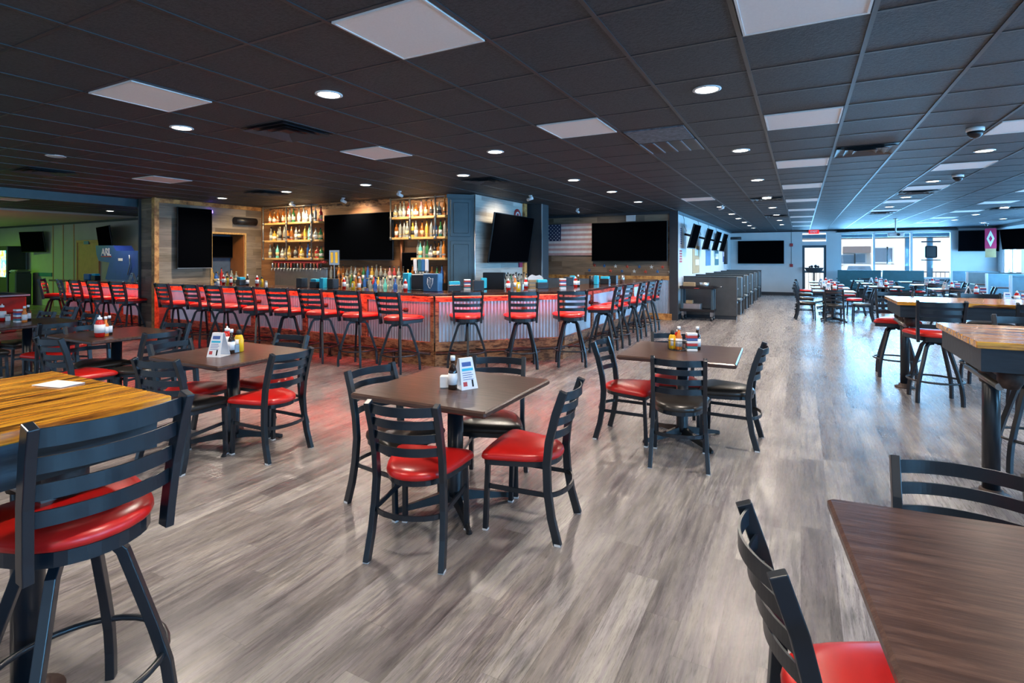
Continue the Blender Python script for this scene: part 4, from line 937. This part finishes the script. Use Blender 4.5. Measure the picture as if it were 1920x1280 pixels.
# ------------------------------------------------------------ flag and wall stars
fx0,fx1,fz0,fz1=-6.60,-5.01,1.66,2.54; t=empty('american_flag',((fx0+fx1)/2,YG-.03,fz0)); tag(t,'faded cloth flag with stars and stripes on the wood wall','flag')
mb=MB(); nx,nz=40,26; w_=fx1-fx0; h_=fz1-fz0
def fy(x,z): return -.012-.010*math.sin(x*5+z*3)*(1-z/h_)-.006*math.sin(z*16+x*2)
vs=[];fs=[]
for j in range(nz+1):
    for i_ in range(nx+1):
        x=-w_/2+w_*i_/nx; z=h_*j/nz; vs.append((x,fy(x,z)+0,z))
n0=len(vs); vs+= [(x,y+.003,z) for x,y,z in vs]
for mi in (0,1,2):
    fs=[]
    for j in range(nz):
        for i_ in range(nx):
            st=j//2; canton=(i_<16 and st>=6); m_=2 if canton else (0 if st%2==0 else 1)
            a=j*(nx+1)+i_
            if m_==mi: fs+=[(a,a+1,a+nx+2,a+nx+1),(n0+a,n0+a+nx+1,n0+a+nx+2,n0+a+1)]
    for f_ in fs: mb.f.append(f_); mb.m.append(mi); mb.sm.append(True)
mb.v=vs; mb.build('cloth',[M['flagr'],M['flagw'],M['flagb']],t)
mb=MB()
def starpts(cx,cz,r,y): return [(cx+(r if k%2==0 else r*.4)*math.sin(PI*k/5),y,cz+(r if k%2==0 else r*.4)*math.cos(PI*k/5)) for k in range(10)]
cw=w_*16/40; c0=h_*12/26
for rr_ in range(9):
    nst=6 if rr_%2==0 else 5
    for k in range(nst):
        cx=-w_/2+cw*((k+.5)/6 if nst==6 else (k+1)/6); cz=c0+(h_-c0)*(rr_+.6)/9.2; y=fy(cx,cz)-.003
        mb.add(starpts(cx,cz,.024,y)+[(cx,y,cz)],[(k2,(k2+1)%10,10) for k2 in range(10)])
mb.build('star_field',M['plasticw'],t)
stars=[('r',460,507),('r',705,518),('r',970,522),('r',580,550),('r',842,557),('b',533,513),('b',795,520),('b',420,546),('b',665,552),('b',932,555),('w',617,516),('w',886,522),('w',757,554),('w',1024,557)]
cnt={'r':0,'b':0,'w':0}; nmx={'r':'red','b':'blue','w':'white'}
for c,u,v in sorted(stars,key=lambda q:q[1]):
    u=1000+u/4; v=370+v/4; x=onY(u,YG); z=zat(u,v,x,YG); mb=MB(); A=[(px,YG-.015,pz) for px,_,pz in starpts(x,z,.055,0)]; B_=[(px,YG-.001,pz) for px,_,pz in A]
    mb.v=A+[(x,YG-.024,z)]+B_; 
    for k in range(10): mb.f+= [(k,10,(k+1)%10),(k,(k+1)%10,11+(k+1)%10,11+k)]; mb.m+=[0,0]; mb.sm+=[False,False]
    o=mb.build('wall_star',M['star_'+c]); tag(o,'%s wooden star under the wall TV, %s %s one from the left'%(nmx[c],ordw(cnt[c]),nmx[c]),'star','stars on the wood wall'); cnt[c]+=1
o=MB().bbox(-4.1,-3.85,YG-.03,YG-.001,2.56,2.78,.005).build('cable_cover',M['plasticw']); o.scale=(1,1,1); tag(o,'white cable cover above the wall TV','cover')
# ------------------------------------------------------------ white wall: posters, booths, cart
def poster(u0,u1,v0,v1,mat,label,bits=()):
    Y0,Y1=onX(u0,XW),onX(u1,XW); z1=zat(u0,v0,XW,Y0); z0=zat(u0,v1,XW,Y0); t=empty('wall_banner',(XW+.001,(Y0+Y1)/2,z0)); tag(t,label,'banner')
    h=z1-z0; w=Y1-Y0; MB().box(0,.01,-w/2,w/2,0,h).build('banner_sheet',M[mat],t)
    for a,b_,c,d,m_ in bits: MB().box(.0105,.014,-w/2+w*a,-w/2+w*b_,h*c,h*d).build('printed_patch',M[m_],t)
poster(1274,1282,424,460,'paper','white vertical poster beside the black wall corner',[(.1,.4,.08+.11*k,.15+.11*k,'ink') for k in range(8)])
poster(1273,1279,468,494,'paper','red lettered poster low beside the black wall corner',[(.1,.8,.08+.19*k,.22+.19*k,'inkr') for k in range(5)])
poster(1298,1311,460,513,'gold','tan banner with white squares under the first booth TV',[(.3,.75,.65,.9,'paper'),(.4,.9,.3,.5,'paper')])
poster(1323,1332,466,498,'star_b','blue hanging banner under the second booth TV')
poster(1340,1347,468,497,'teal','green and white banner under the third booth TV',[(.1,.9,.4,.75,'paper')])
poster(1355,1359,470,491,'ink','small blue banner under the farthest booth TV',[(.2,.8,.5,.9,'paper')])
by=[14.85,16.75,18.65,20.55,22.45,24.35]
for n,y in enumerate(by):
    t=empty('booth_bench',(XW+.03,y,0)); tag(t,'grey booth bench on the white wall, %s from the cart'%ordn[n].replace('nearest','first'),'booth','grey booths along the white wall')
    L=1.33; MB().bbox(0,L,-.02,.04,.09,1.09,.005).build('divider_panel',M['booth'],t); MB().box(.01,L-.02,0.0,.06,0,.0895).build('plinth',M['charcoal'],t)
    MB().bbox(-.0,L+.012,-.03,.05,1.0905,1.11,.004).build('cap_rail',M['tealtrim'],t)
    if n<5:
        MB().bbox(.02,L-.03,.0405,.16,.45,1.06,.03).build('back_cushion',M['boothseat'],t); MB().bbox(.02,L-.03,.0405,.56,.36,.46,.03).build('seat_cushion',M['boothseat'],t); MB().box(.03,L-.05,.05,.50,0,.3595).build('seat_base',M['booth'],t)
    if n>0:
        MB().bbox(.02,L-.03,-.14,-.0205,.45,1.06,.03).build('back_cushion',M['boothseat'],t); MB().bbox(.02,L-.03,-.54,-.0205,.36,.46,.03).build('seat_cushion',M['boothseat'],t); MB().box(.03,L-.05,-.48,-.03,0,.3595).build('seat_base',M['booth'],t)
    if n<5:
        t=empty('booth_table',(XW+.03,y+.95,0)); tag(t,'wood booth table, %s between the grey booths'%ordn[n].replace('nearest','first'),'table','tables in the grey booths')
        MB().bbox(.0,1.25,-.32,.32,.72,.755,.006).build('tabletop',M['table'],t); MB().lathe([(.2,0),(.2,.02),(.04,.05),(.04,.7199)],14,c=(.85,0,0)).build('table_post',M['black'],t)
t=empty('utility_cart',(-2.33,14.42,0)); tag(t,'black two-shelf utility cart standing before the first grey booth','cart')
for z in (.80,.22):
    MB().bbox(-.42,.42,-.22,.22,z,z+.03,.008).build('shelf_tray',M['blackp'],t)
    mb=MB()
    for a in ((-.42,.42,-.22,-.20),(-.42,.42,.20,.22),(-.42,-.40,-.2,.2),(.40,.42,-.2,.2)): mb.box(*a,z+.0305,z+.07)
    mb.build('tray_lip',M['blackp'],t)
for sx in (-1,1):
    for sy in (-1,1):
        MB().bbox(sx*.37-.03,sx*.37+.03,sy*.17-.03,sy*.17+.03,.25,.7995,.008).build('corner_post',M['tealtrim'],t)
        w_=MB().cyl((sx*.35-.02,sy*.17,.055),(sx*.35+.02,sy*.17,.055),.055,16).build('caster',M['blackp'],t); MB().cyl((sx*.35-.024,sy*.17,.055),(sx*.35+.024,sy*.17,.055),.025,10).build('caster_hub',M['silver'],w_); MB().box(sx*.35-.03,sx*.35+.03,sy*.17-.02,sy*.17+.02,.11,.219).build('caster_fork',M['steel'],w_)
MB().tube([(.42,-.18,.83),(.56,-.18,.86),(.56,.18,.86),(.42,.18,.83)],.016,8).build('push_handle',M['blackp'],t)
MB().box(-.06,.06,-.2215,-.2205,.81,.825).build('maker_plate',M['inkr'],t)
o=MB().bbox(-2.68,-2.40,14.30,14.50,.8305,.96,.006).build('cardboard_box',M['cardboard']); tag(o,'open cardboard box on the top of the utility cart','box')
o=MB(); o.lathe([(.001,0),(.09,0),(.12,.13),(.115,.13),(.086,.008),(.001,.008)],18,c=(-2.17,14.40,.8305)); o=o.build('metal_bucket',M['silver']); tag(o,'small metal bucket on the top of the utility cart','bucket')
o=MB().bbox(-2.68,-2.25,14.27,14.55,.2505,.42,.006).build('storage_bin',M['silver']); tag(o,'grey bin on the lower shelf of the utility cart','bin')
o=MB().bbox(-2.62,-2.45,14.33,14.46,.4205,.50,.006).build('cardboard_box',M['cardboard']); tag(o,'tiny box of cards on top of the grey bin on the cart','box')
# right booths
ry=[onX(u,5.0) for u in (1784,1813,1850,1895)]+[11.9,9.9]
for n,y in enumerate(ry):
    t=empty('booth_partition',(5.0,y,0)); tag(t,'blue-grey booth partition by the right windows, %s from the far corner'%ordw(n),'booth','blue booths along the right windows')
    MB().bbox(0,1.39,-.02,.02,.09,1.07,.004).build('partition_panel',M['boothpanel'],t); MB().bbox(-.03,.03,-.03,.03,0,1.12,.004).build('end_post',M['cream'],t); MB().bbox(.0305,1.39,-.03,.03,1.0705,1.11,.004).build('cap_rail',M['boothpanel'],t)
    MB().bbox(.08,1.36,.0205,.5,.36,.46,.03).build('seat_cushion',M['boothseat'],t); MB().box(.1,1.34,.03,.45,0,.3595).build('seat_base',M['boothpanel'],t)
    if n<5:
        t=empty('booth_table',(5.55,y-.95,0)); tag(t,'pale booth table by the right windows, %s from the far corner'%ordw(n),'table','tables in the blue booths')
        MB().bbox(-.62,.62,-.30,.30,.72,.75,.006).build('tabletop',M['table'],t); MB().lathe([(.2,0),(.2,.02),(.04,.05),(.04,.7199)],14).build('table_post',M['black'],t)
for n,(x0,x1) in enumerate(((1.3,2.75),(2.8,4.1))):
    t=empty('booth_bench',((x0+x1)/2,25.3,0)); w=(x1-x0)/2; tag(t,'teal booth back under the big far window, %s one'%('left','right')[n],'booth')
    MB().bbox(-w,w,-.04,.04,.09,1.12,.006).build('divider_panel',M['teal'],t); MB().box(-w+.02,w-.02,-.05,.05,0,.0895).build('plinth',M['charcoal'],t); MB().bbox(-w+.02,w-.02,-.5,-.0405,.36,.46,.03).build('seat_cushion',M['teal'],t); MB().box(-w+.05,w-.05,-.45,-.05,0,.3595).build('seat_base',M['booth'],t)
t=empty('window_banner',(XR-.02,24.95-.4,1.55)); tag(t,'crimson and gold banner hanging between the right windows at the far corner','banner'); t.location=(6.05,25.35,1.62); t.rotation_euler=(0,0,R(-25))
MB().box(-.16,.16,0,.01,.32,1.05).build('upper_cloth',M['magenta'],t); MB().box(-.15,.15,0,.01,0,.3195).build('lower_cloth',M['gold'],t)
MB().add([(0,-.004,.98),(-.11,-.004,.68),(0,-.004,.38),(.11,-.004,.68),(0,-.004,.80),(-.05,-.004,.68),(0,-.004,.56),(.05,-.004,.68)],[(0,1,5,4),(1,2,6,5),(2,3,7,6),(3,0,4,7)]).build('printed_emblem',M['paper'],t)
# ------------------------------------------------------------ dining tables and chairs
TBN=[(-1.93,2.83,1.5,'brown square table with a tall dark sauce bottle, nearest to the middle'),(-.91,4.82,2,'brown square table with a wire condiment caddy right of the middle'),(-4.28,2.92,0,'brown square table with menu tent and mustard, left of the middle'),
 (-6.54,3.10,0,'brown square table with one ketchup bottle, third from the front left'),(-8.68,3.10,0,'brown square table with sauces at the left edge of the photo'),(.585,1.71,6,'brown square table cut off at the lower right corner')]
for x,y,a,l in TBN: TB.put((x,y,0),R(a),l)
def ch(mx,my,deg,label,red=True,off=.262):   # mx,my = midpoint between the tops of the back posts
    a=R(deg); chair(mx-off*math.sin(a),my+off*math.cos(a),deg,label,red)
ch(-1.765,2.11,15,'red-seated chair with its back to the camera at the middle table')
ch(-1.16,2.90,96,'red-seated chair on the right of the middle table')
ch(-1.98,3.48,200,'black-seated chair on the far side of the middle table',False)
ch(-2.56,2.74,-98,'black-seated chair on the left of the middle table',False)
ch(-.79,4.04,10,'black-seated chair with its back to the camera at the caddy table',False)
ch(-1.60,4.65,-90,'red-seated chair on the left of the caddy table')
ch(-.28,4.97,89,'black-seated chair on the right of the caddy table',False)
ch(-1.12,5.40,196,'red-seated chair on the far side of the caddy table')
ch(-4.12,2.20,15,'black-seated chair with its back to the camera at the menu tent table',False)
ch(-3.54,2.92,91,'red-seated chair on the right of the menu tent table')
ch(-4.32,3.56,186,'red-seated chair on the far side of the menu tent table')
ch(-4.90,2.74,-82,'red-seated chair on the left of the menu tent table')
ch(-5.66,3.10,99,'black-seated chair right of the lone ketchup table, back to the menu tent table',False)
ch(-6.29,3.60,191,'black-seated chair on the far side of the lone ketchup table',False)
ch(-6.93,2.98,-93,'red and black chair on the left of the lone ketchup table',False)
ch(-6.11,2.33,7,'red-seated chair with its back to the camera at the lone ketchup table')
ch(-7.50,2.98,86,'red-seated chair right of the leftmost table')
ch(-9.22,3.52,182,'dark chair on the far side of the leftmost table, left one',False); ch(-8.36,3.66,178,'red-seated chair on the far side of the leftmost table, right one')
ch(-9.85,4.05,180,'dark chair standing alone behind the leftmost table',False)
ch(-9.75,2.85,-90,'red-seated chair at the left edge behind the leftmost table'); ch(-8.6,2.35,5,'black-seated chair cut off by the left edge of the photo',False)
ch(-.10,1.56,-74,'red-seated chair in the lower right corner left of the brown table')
ch(.49,2.42,180,'black chair behind the brown table in the lower right corner',False)
# far dining room
fn=0
def far_table(x,y,row,sides='lrnf'):
    TB.put((x,y,0),0,'brown dining table, %s'%row)
    for s in sides:
        red=random.random()<.5; d={'l':(-.62,0,-90,'left'),'r':(.62,0,90,'right'),'n':(0,-.60,0,'near'),'f':(0,.60,180,'far')}[s]
        chair(x+d[0],y+d[1],d[2]+random.uniform(-6,6),'%s-seated chair, %s side of table %s'%('red' if red else 'black',d[3],row),red)
for n,y in enumerate((15.75,17.6,19.7,21.9)): far_table(.72,y,'%s in the column before the door'%ordn[n],'lrnf' if n in (0,) else 'lr')
for n,y in enumerate((13.0,15.6,18.2,20.9,23.4)): far_table(3.55,y,'%s in the column by the blue booths'%ordn[n],'lrn')
for n,(x,y) in enumerate(((2.12,19.0),(2.12,21.3),(2.1,23.5))): far_table(x,y,'%s in the column under the projector'%ordn[n],'f')
# table items ------------------------------------------------
TZ=.7585
def tabp(u,v): return W(u,v,TZ)
x,y=tabp(849,729); PS.put((x,y,TZ),0,'tall dark sauce bottle with white cap on the middle table')
x,y=tabp(872,726); PT.put((x,y,TZ),R(62),'white menu tent beside the dark sauce bottle on the middle table',scale=(1.15,1.15,1.15))
x,y=tabp(835,726); PSH=mk_box('sugar_caddy','plasticw',.065,.05,.075,None,'caddy'); PSH.put((x,y,TZ),R(30),'small white packet holder left of the dark sauce bottle')
x,y=tabp(410,667); PT.put((x,y,TZ),R(20),'white menu tent on the table left of the middle',scale=(1.2,1.2,1.2))
x,y=tabp(434,662); PS.put((x,y,TZ),0,'dark sauce bottle with white cap between menu tent and mustard')
x,y=tabp(448,659); PM.put((x,y,TZ),R(20),'yellow mustard bottle at the right of the menu tent',scale=(1.25,1.25,1.15))
x,y=tabp(426,657); PK.put((x,y,TZ),R(20),'red ketchup bottle behind the menu tent',scale=(1.35,1.35,1.15))
x,y=tabp(441,661); PSH2=mk_box('sugar_caddy','steel',.05,.05,.075,None,'caddy'); PSH2.put((x,y,TZ),R(10),'small grey packet holder beside the mustard')
x,y=tabp(187,632); PK.put((x,y,TZ),R(20),'red ketchup bottle on the lone ketchup table',scale=(1.5,1.4,1.2))
x,y=tabp(205,628); PS.put((x,y,TZ),0,'sauce bottle with white cap beside the lone ketchup bottle'); x,y=tabp(198,630); PO.put((x,y,TZ),0,'pale small bottle beside the lone ketchup bottle')
x,y=tabp(4,602); PK.put((x,y,TZ),0,'ketchup bottle at the very left edge',scale=(1.5,1.4,1.2)); x,y=tabp(15,602); PJ.put((x,y,TZ),0,'white jar by the ketchup at the left edge'); x,y=tabp(34,604); PP.put((x,y,TZ),0,'packet stand on the leftmost table'); x,y=tabp(46,604); PO.put((x,y,TZ),0,'orange hot sauce bottle on the leftmost table'); x,y=tabp(53,601); PS.put((x,y,TZ),0,'dark sauce bottle with white cap on the leftmost table')
x,y=tabp(1272,655); PCD.put((x,y,TZ),0,'round wire caddy full of condiments on the table right of the middle',scale=(1.2,1.2,1.2))
PM.put((x-.05,y-.01,TZ+.004),0,'yellow bottle inside the wire caddy'); PK.put((x-.01,y+.03,TZ+.004),0,'ketchup bottle inside the wire caddy'); PO.put((x+.01,y-.03,TZ+.004),0,'orange sauce bottle inside the wire caddy')
PP.put((x+.115,y-.02,TZ),R(25),'stand of coloured packets next to the wire caddy',scale=(.9,.9,.95)); PS.put((x+.15,y+.07,TZ),0,'white-capped sauce bottle behind the coloured packets')
for n,(x,y) in enumerate(((.75,15.8),(.7,17.7),(.7,19.8),(3.5,15.7),(3.55,18.2),(3.6,20.9),(3.5,13.1),(2.2,19.1),(2.2,21.4))):
    PK.put((x,y,TZ),0,'ketchup bottle on the %s far dining table counted from the door column'%ordw(n),scale=(1.3,1.3,1.2)); PP.put((x+.13,y+.05,TZ),0,'packet stand on the %s far dining table counted from the door column'%ordw(n)); PT.put((x-.14,y,TZ),R(30*n),'menu tent on the %s far dining table counted from the door column'%ordw(n))
# counter items on second bar
for P,x,l in ((PT,-12.75,'menu tent on the left bar stretch beyond the pillar'),(PS,-12.5,'dark bottle on the left bar stretch'),(PK,-12.28,'ketchup bottle, left one on the left bar stretch'),(PK,-12.12,'ketchup bottle, right one on the left bar stretch'),(PN,-14.3,'black napkin box on the left bar stretch')): P.put((x,6.35,CT),0,l)
o=MB().bbox(-14.75,-14.5,6.3,6.5,CT,CT+.14,.01).build('blue_bin',M['star_b']); tag(o,'blue bin on the left bar stretch','bin')
# ------------------------------------------------------------ bar stools
bs=[(302,'leftmost, beside the pillar'),(355,'second from the pillar'),(397,'third from the pillar'),(456,'fourth from the pillar'),(515,'fifth from the pillar'),(577,'sixth from the pillar'),(646,'seventh from the pillar'),(726,'eighth from the pillar')]
for n,(u,l) in enumerate(bs):
    x=onY(u,5.62); stool(x,5.88,random.uniform(-3,8),'red bar stool on the bar front, %s'%l,ST9 if n in (4,) else STR,'stools along the front of the bar')
r2=.27*.7071
for mx,my,a,p,l in ((-4.03,6.30,45,ST9,'left'),(-3.36,6.72,42,STR,'middle'),(-2.80,7.20,38,STR,'right')):
    stool(mx-r2,my+r2,a-10,'red bar stool at the angled bar corner, %s of three'%l,p,'stools at the angled bar corner')
for n,(x,y,a) in enumerate([(-2.93,onX(u_,-2.67),a_) for u_,a_ in ((1160,97),(1181,88),(1205,95),(1223,88),(1238,92))]):
    stool(x+.0,y,a,'red bar stool on the right side of the bar, %s from the angled corner'%ordw(n),STR,'stools on the right side of the bar')
for n,u in enumerate((78,111,138,172,215)):
    x=onY(u,5.62); stool(x,5.88,(-35,-12,0,5,8)[n],'red bar stool at the left bar stretch, %s from the left'%ordw(n),STR,'stools at the left bar stretch')
# ------------------------------------------------------------ high tables
def high_table(x0,x1,y0,y1,name_label,along='X',posts=()):
    cx,cy=(x0+x1)/2,(y0+y1)/2; L=(x1-x0) if along=='X' else (y1-y0); D=(y1-y0) if along=='X' else (x1-x0)
    t=empty('high_top_table',(cx,cy,0),0 if along=='X' else PI/2); tag(t,name_label,'table')
    n=6; pw=D/n; mb=MB()
    for k in range(n): mb.bbox(-L/2,L/2,-D/2+k*pw+.0015,-D/2+(k+1)*pw-.0015,1.035,1.075,.004)
    mb.build('tabletop',M['burnt'],t)
    mb=MB()
    for a in ((-L/2+.05,L/2-.05,-D/2+.04,-D/2+.075),(-L/2+.05,L/2-.05,D/2-.075,D/2-.04),(-L/2+.03,-L/2+.05,-D/2+.04,D/2-.04),(L/2-.05,L/2-.03,-D/2+.04,D/2-.04)): mb.box(*a,.895,1.0345)
    mb.build('apron',M['apron'],t)
    for px in posts:
        p=MB(); p.cyl((px,0,.0),(px,0,1.0),.048,18); p=p.build('post',M['black'],t)
        MB().lathe([(.001,0),(.105,0),(.105,.012),(.065,.02),(.062,.045),(.05,.05)],22,c=(px,0,0)).build('floor_flange',M['iron'],p)
        q=MB(); q.cyl((px,-D/2+.16,.845),(px,D/2-.16,.845),.024,12); q.cyl((px-.05,-D/2+.16,.79),(px-.05,D/2-.2,.79),.022,12); q=q.build('cross_pipe',M['pipe'],t)
        MB().lathe([(.06,.75),(.066,.80),(.066,.89),(.055,.90)],18,c=(px,0,0)).build('tee_fitting',M['iron'],q)
        for s in (-1,1):
            mb=MB(); mb.lathe([(.001,-.07),(.04,-.06),(.062,-.02),(.062,.03),(.05,.05),(.001,.05)],18,c=(px,s*(D/2-.17),.845)); mb.build('end_cap',M['iron'],q)
    return t
high_table(.97,3.9,7.48,8.58,'burnt wood high-top table, the farther of two at the right edge','X',(-1.32,1.2))
high_table(.91,3.6,4.08,5.16,'burnt wood high-top table, the nearer of two at the right edge','X',(-1.15,1.1))
high_table(-2.86,-1.97,-1.1,1.11,'glossy orange burnt wood high-top table at the lower left','Y',(.86,))
o=MB().box(-.075,.075,-.045,.045,0,.002).build('placard',M['paper']); x,y=W(110,720,1.0765); o.location=(x,y,1.0765); o.rotation_euler=(0,0,R(12)); tag(o,'small white placard lying on the orange high-top table','placard')
stool(-2.07,.86,90,'big red bar stool in the lower left foreground',STR)
stool(-2.07,.12,84,'red bar stool cut off by the left edge beside the foreground one',ST9); stool(-2.95,1.55-.9,-80,'bar stool beyond the orange high-top table, its legs at the left edge',STB)
stool(1.30,7.42,3,'red bar stool on the near side of the farther high-top table',STR); stool(1.12,8.75,178,'red bar stool on the far side of the farther high-top table',STR); stool(2.15,7.42,-4,'bar stool right of the red one on the near side of the farther high-top table',STB); stool(2.05,8.82,180,'bar stool on the far side of the farther high-top table, its back over the top',STB); stool(2.9,7.42,2,'bar stool at the right edge on the near side of the farther high-top table',STR); stool(2.9,8.82,180,'far side bar stool at the right edge of the farther high-top table',STR)
stool(1.55,5.35,176,'bar stool on the far side of the nearer high-top table',STB); stool(1.62,4.02,6,'black-seated bar stool at the right edge by the nearer high-top table',STB); stool(2.6,5.35,180,'bar stool on the far side of the nearer high-top table, right one',STR)
# ------------------------------------------------------------ left room: arcade, pool table
xa=lambda u: onY(u,7.6)
Z=lambda u,v: zat(u,v,xa(u),7.6)
t=empty('arcade_cabinet',(xa(215),7.6,0)); tag(t,'blue basketball arcade cabinet with a lettered header left of the pillar','arcade machine'); bx=xa(215)
mb=MB(); P=[(179,460),(212,460),(218,470),(263,470),(263,700),(196,700),(192,545),(205,492),(185,489),(181,478)]
pts=[(xa(u)-bx,(Z(u,v) if v<700 else 0.0)) for u,v in P]; mb.loft([[(x,y,z) for x,z in pts] for y in (0,.45)]); mb.build('side_panel',M['arc'],t)
text_mesh('header_letters','ARL',.28,M['paper'],t,((xa(199)-bx),-.004,Z(199,473)),(PI/2,0,0),.003,bold=.006)
mb=MB(); x0_,x1_=xa(190)-bx,xa(209)-bx; z0_,z1_=Z(199,481.5),Z(199,480); mb.box(x0_,x1_,-.006,-.0005,z0_,z1_); mb.build('header_underline',M['inkr'],t)
MB().box(xa(222)-bx,xa(230)-bx,-.006,-.0005,Z(226,489),Z(226,484)).build('paper_notice',M['paper'],t)
MB().tube([(xa(244)-bx,-.02,Z(244,478)),(xa(246)-bx,-.03,Z(246,495)),(xa(241)-bx,-.02,Z(241,515))],.012,6).build('hanging_net',M['silver'],t)
t=empty('arcade_cabinet',(onY(3,7.9),7.9,0)); tag(t,'dark game cabinet with a glowing screen at the far left edge','arcade machine')
MB().bbox(-.55,.42,0,.5,0,2.0,.02).build('cabinet_body',M['blackp'],t); m,nt,b=newmat('game_screen_glow'); f=noise(nt,vec(nt),5,2); c=ramp(nt,f,[(.4,(.1,.75,.7)),(.5,(.7,.95,.9)),(.6,(.6,.75,.05))]); nt.links.new(c,b.inputs['Emission Color']); b.inputs['Emission Strength'].default_value=1.3
MB().box(-.48,.34,-.01,-.0005,.95,1.85).build('game_screen',m,t)
t=empty('pool_table',(-15.35,4.05,0)); tag(t,'red-sided pool table at the left edge of the photo','pool table')
MB().bbox(-.62,.62,-1.2,1.2,.42,.76,.02).build('cabinet_body',M['poolred'],t); MB().box(-.56,.56,-1.14,1.14,.7605,.775).build('playing_bed',M['felt'],t)
mb=MB()
for a in ((-.66,.66,-1.24,-1.13),(-.66,.66,1.13,1.24),(-.66,-.55,-1.13,1.13),(.55,.66,-1.13,1.13)): mb.bbox(*a,.7605,.815,.012)
mb.build('rail',M['felt'],t); mb=MB(); mb.box(.661,.667,-1.24,1.24,.77,.80); mb.box(-.66,.66,1.241,1.247,.77,.80); mb.build('edge_trim',M['plasticw'],t)
for sx in (-1,1):
    for sy in (-1,1): MB().bbox(sx*.45-.11,sx*.45+.11,sy*.95-.11,sy*.95+.11,0,.4195,.02).build('leg',M['poolred'],t)
t=empty('trash_bin',(-23.2,8.1,0)); tag(t,'dark square bin in front of the green wall','bin'); MB().bbox(-.25,.25,-.22,.22,0,1.1,.03).build('bin_body',M['charcoal'],t); MB().bbox(-.26,.26,-.23,.23,1.1005,1.2,.05).build('bin_lid',M['silver'],t)
# ------------------------------------------------------------ lights, world, camera
def area(name,loc,rot,sx,sy,en,col,spread=180):
    l=bpy.data.lights.new(name,'AREA'); l.shape='RECTANGLE'; l.size=sx; l.size_y=sy; l.energy=en; l.color=col; l.spread=R(spread)
    o=bpy.data.objects.new(name,l); C.objects.link(o); o.location=loc; o.rotation_euler=rot; return o
area('green_stage_wash',(-24.2,5.2,2.6),(0,0,0),.5,.5,150,(.35,1,.05))
area('green_corner_wash',(-10.8,1.3,1.5),(PI,R(-15),0),.6,.6,30,(.4,1,.04))
area('amber_ceiling_wash',(-19,4.5,2.0),(PI,0,0),.5,.5,22,(1,.35,.2))
area('shelf_lamp_left',(-10.2,7.7,2.7),(R(25),0,0),1.2,.1,30,(1,.72,.38)); area('shelf_lamp_right',(-6.6,7.7,2.7),(R(25),0,0),1.0,.1,20,(1,.75,.42))
BL=(.22,.58,1)
area('daylight_far_window',(3.25,YF+.3,1.75),(R(-98),0,0),3.5,1.6,620,BL); area('daylight_door',(.49,YF+.3,1.5),(R(-90),0,0),.8,2.0,120,BL)
for a,b_ in wz: area('daylight_side_window',(XR+.4,(a+b_)/2,1.7),(0,R(116),0),1.4,b_-a,430*(b_-a)/3,BL)
w=bpy.data.worlds.new('day'); bpy.context.scene.world=w; w.use_nodes=True; bg=w.node_tree.nodes['Background']; bg.inputs[0].default_value=(.42,.68,1,1); bg.inputs[1].default_value=1.25
sl=bpy.data.lights.new('sun','SUN'); sl.energy=5.5; sl.angle=R(1); sl.color=(1,.93,.85); so=bpy.data.objects.new('sun',sl); C.objects.link(so); so.rotation_euler=(R(38),0,R(-6))
cam=bpy.data.cameras.new('camera'); co=bpy.data.objects.new('camera',cam); C.objects.link(co); co.location=(0,0,CH); co.rotation_euler=(PI/2,0,_YAW)
cam.sensor_fit='HORIZONTAL'; cam.sensor_width=36; cam.lens=_F/1920*36; cam.shift_x=0; cam.shift_y=-(640-_HZ)/1920; cam.clip_start=.05; cam.clip_end=300
bpy.context.scene.camera=co
sc=bpy.context.scene; sc.view_settings.view_transform='Standard'; sc.view_settings.look='None'; sc.view_settings.gamma=1; sc.view_settings.exposure=0.0; sc.view_settings.use_curve_mapping=False
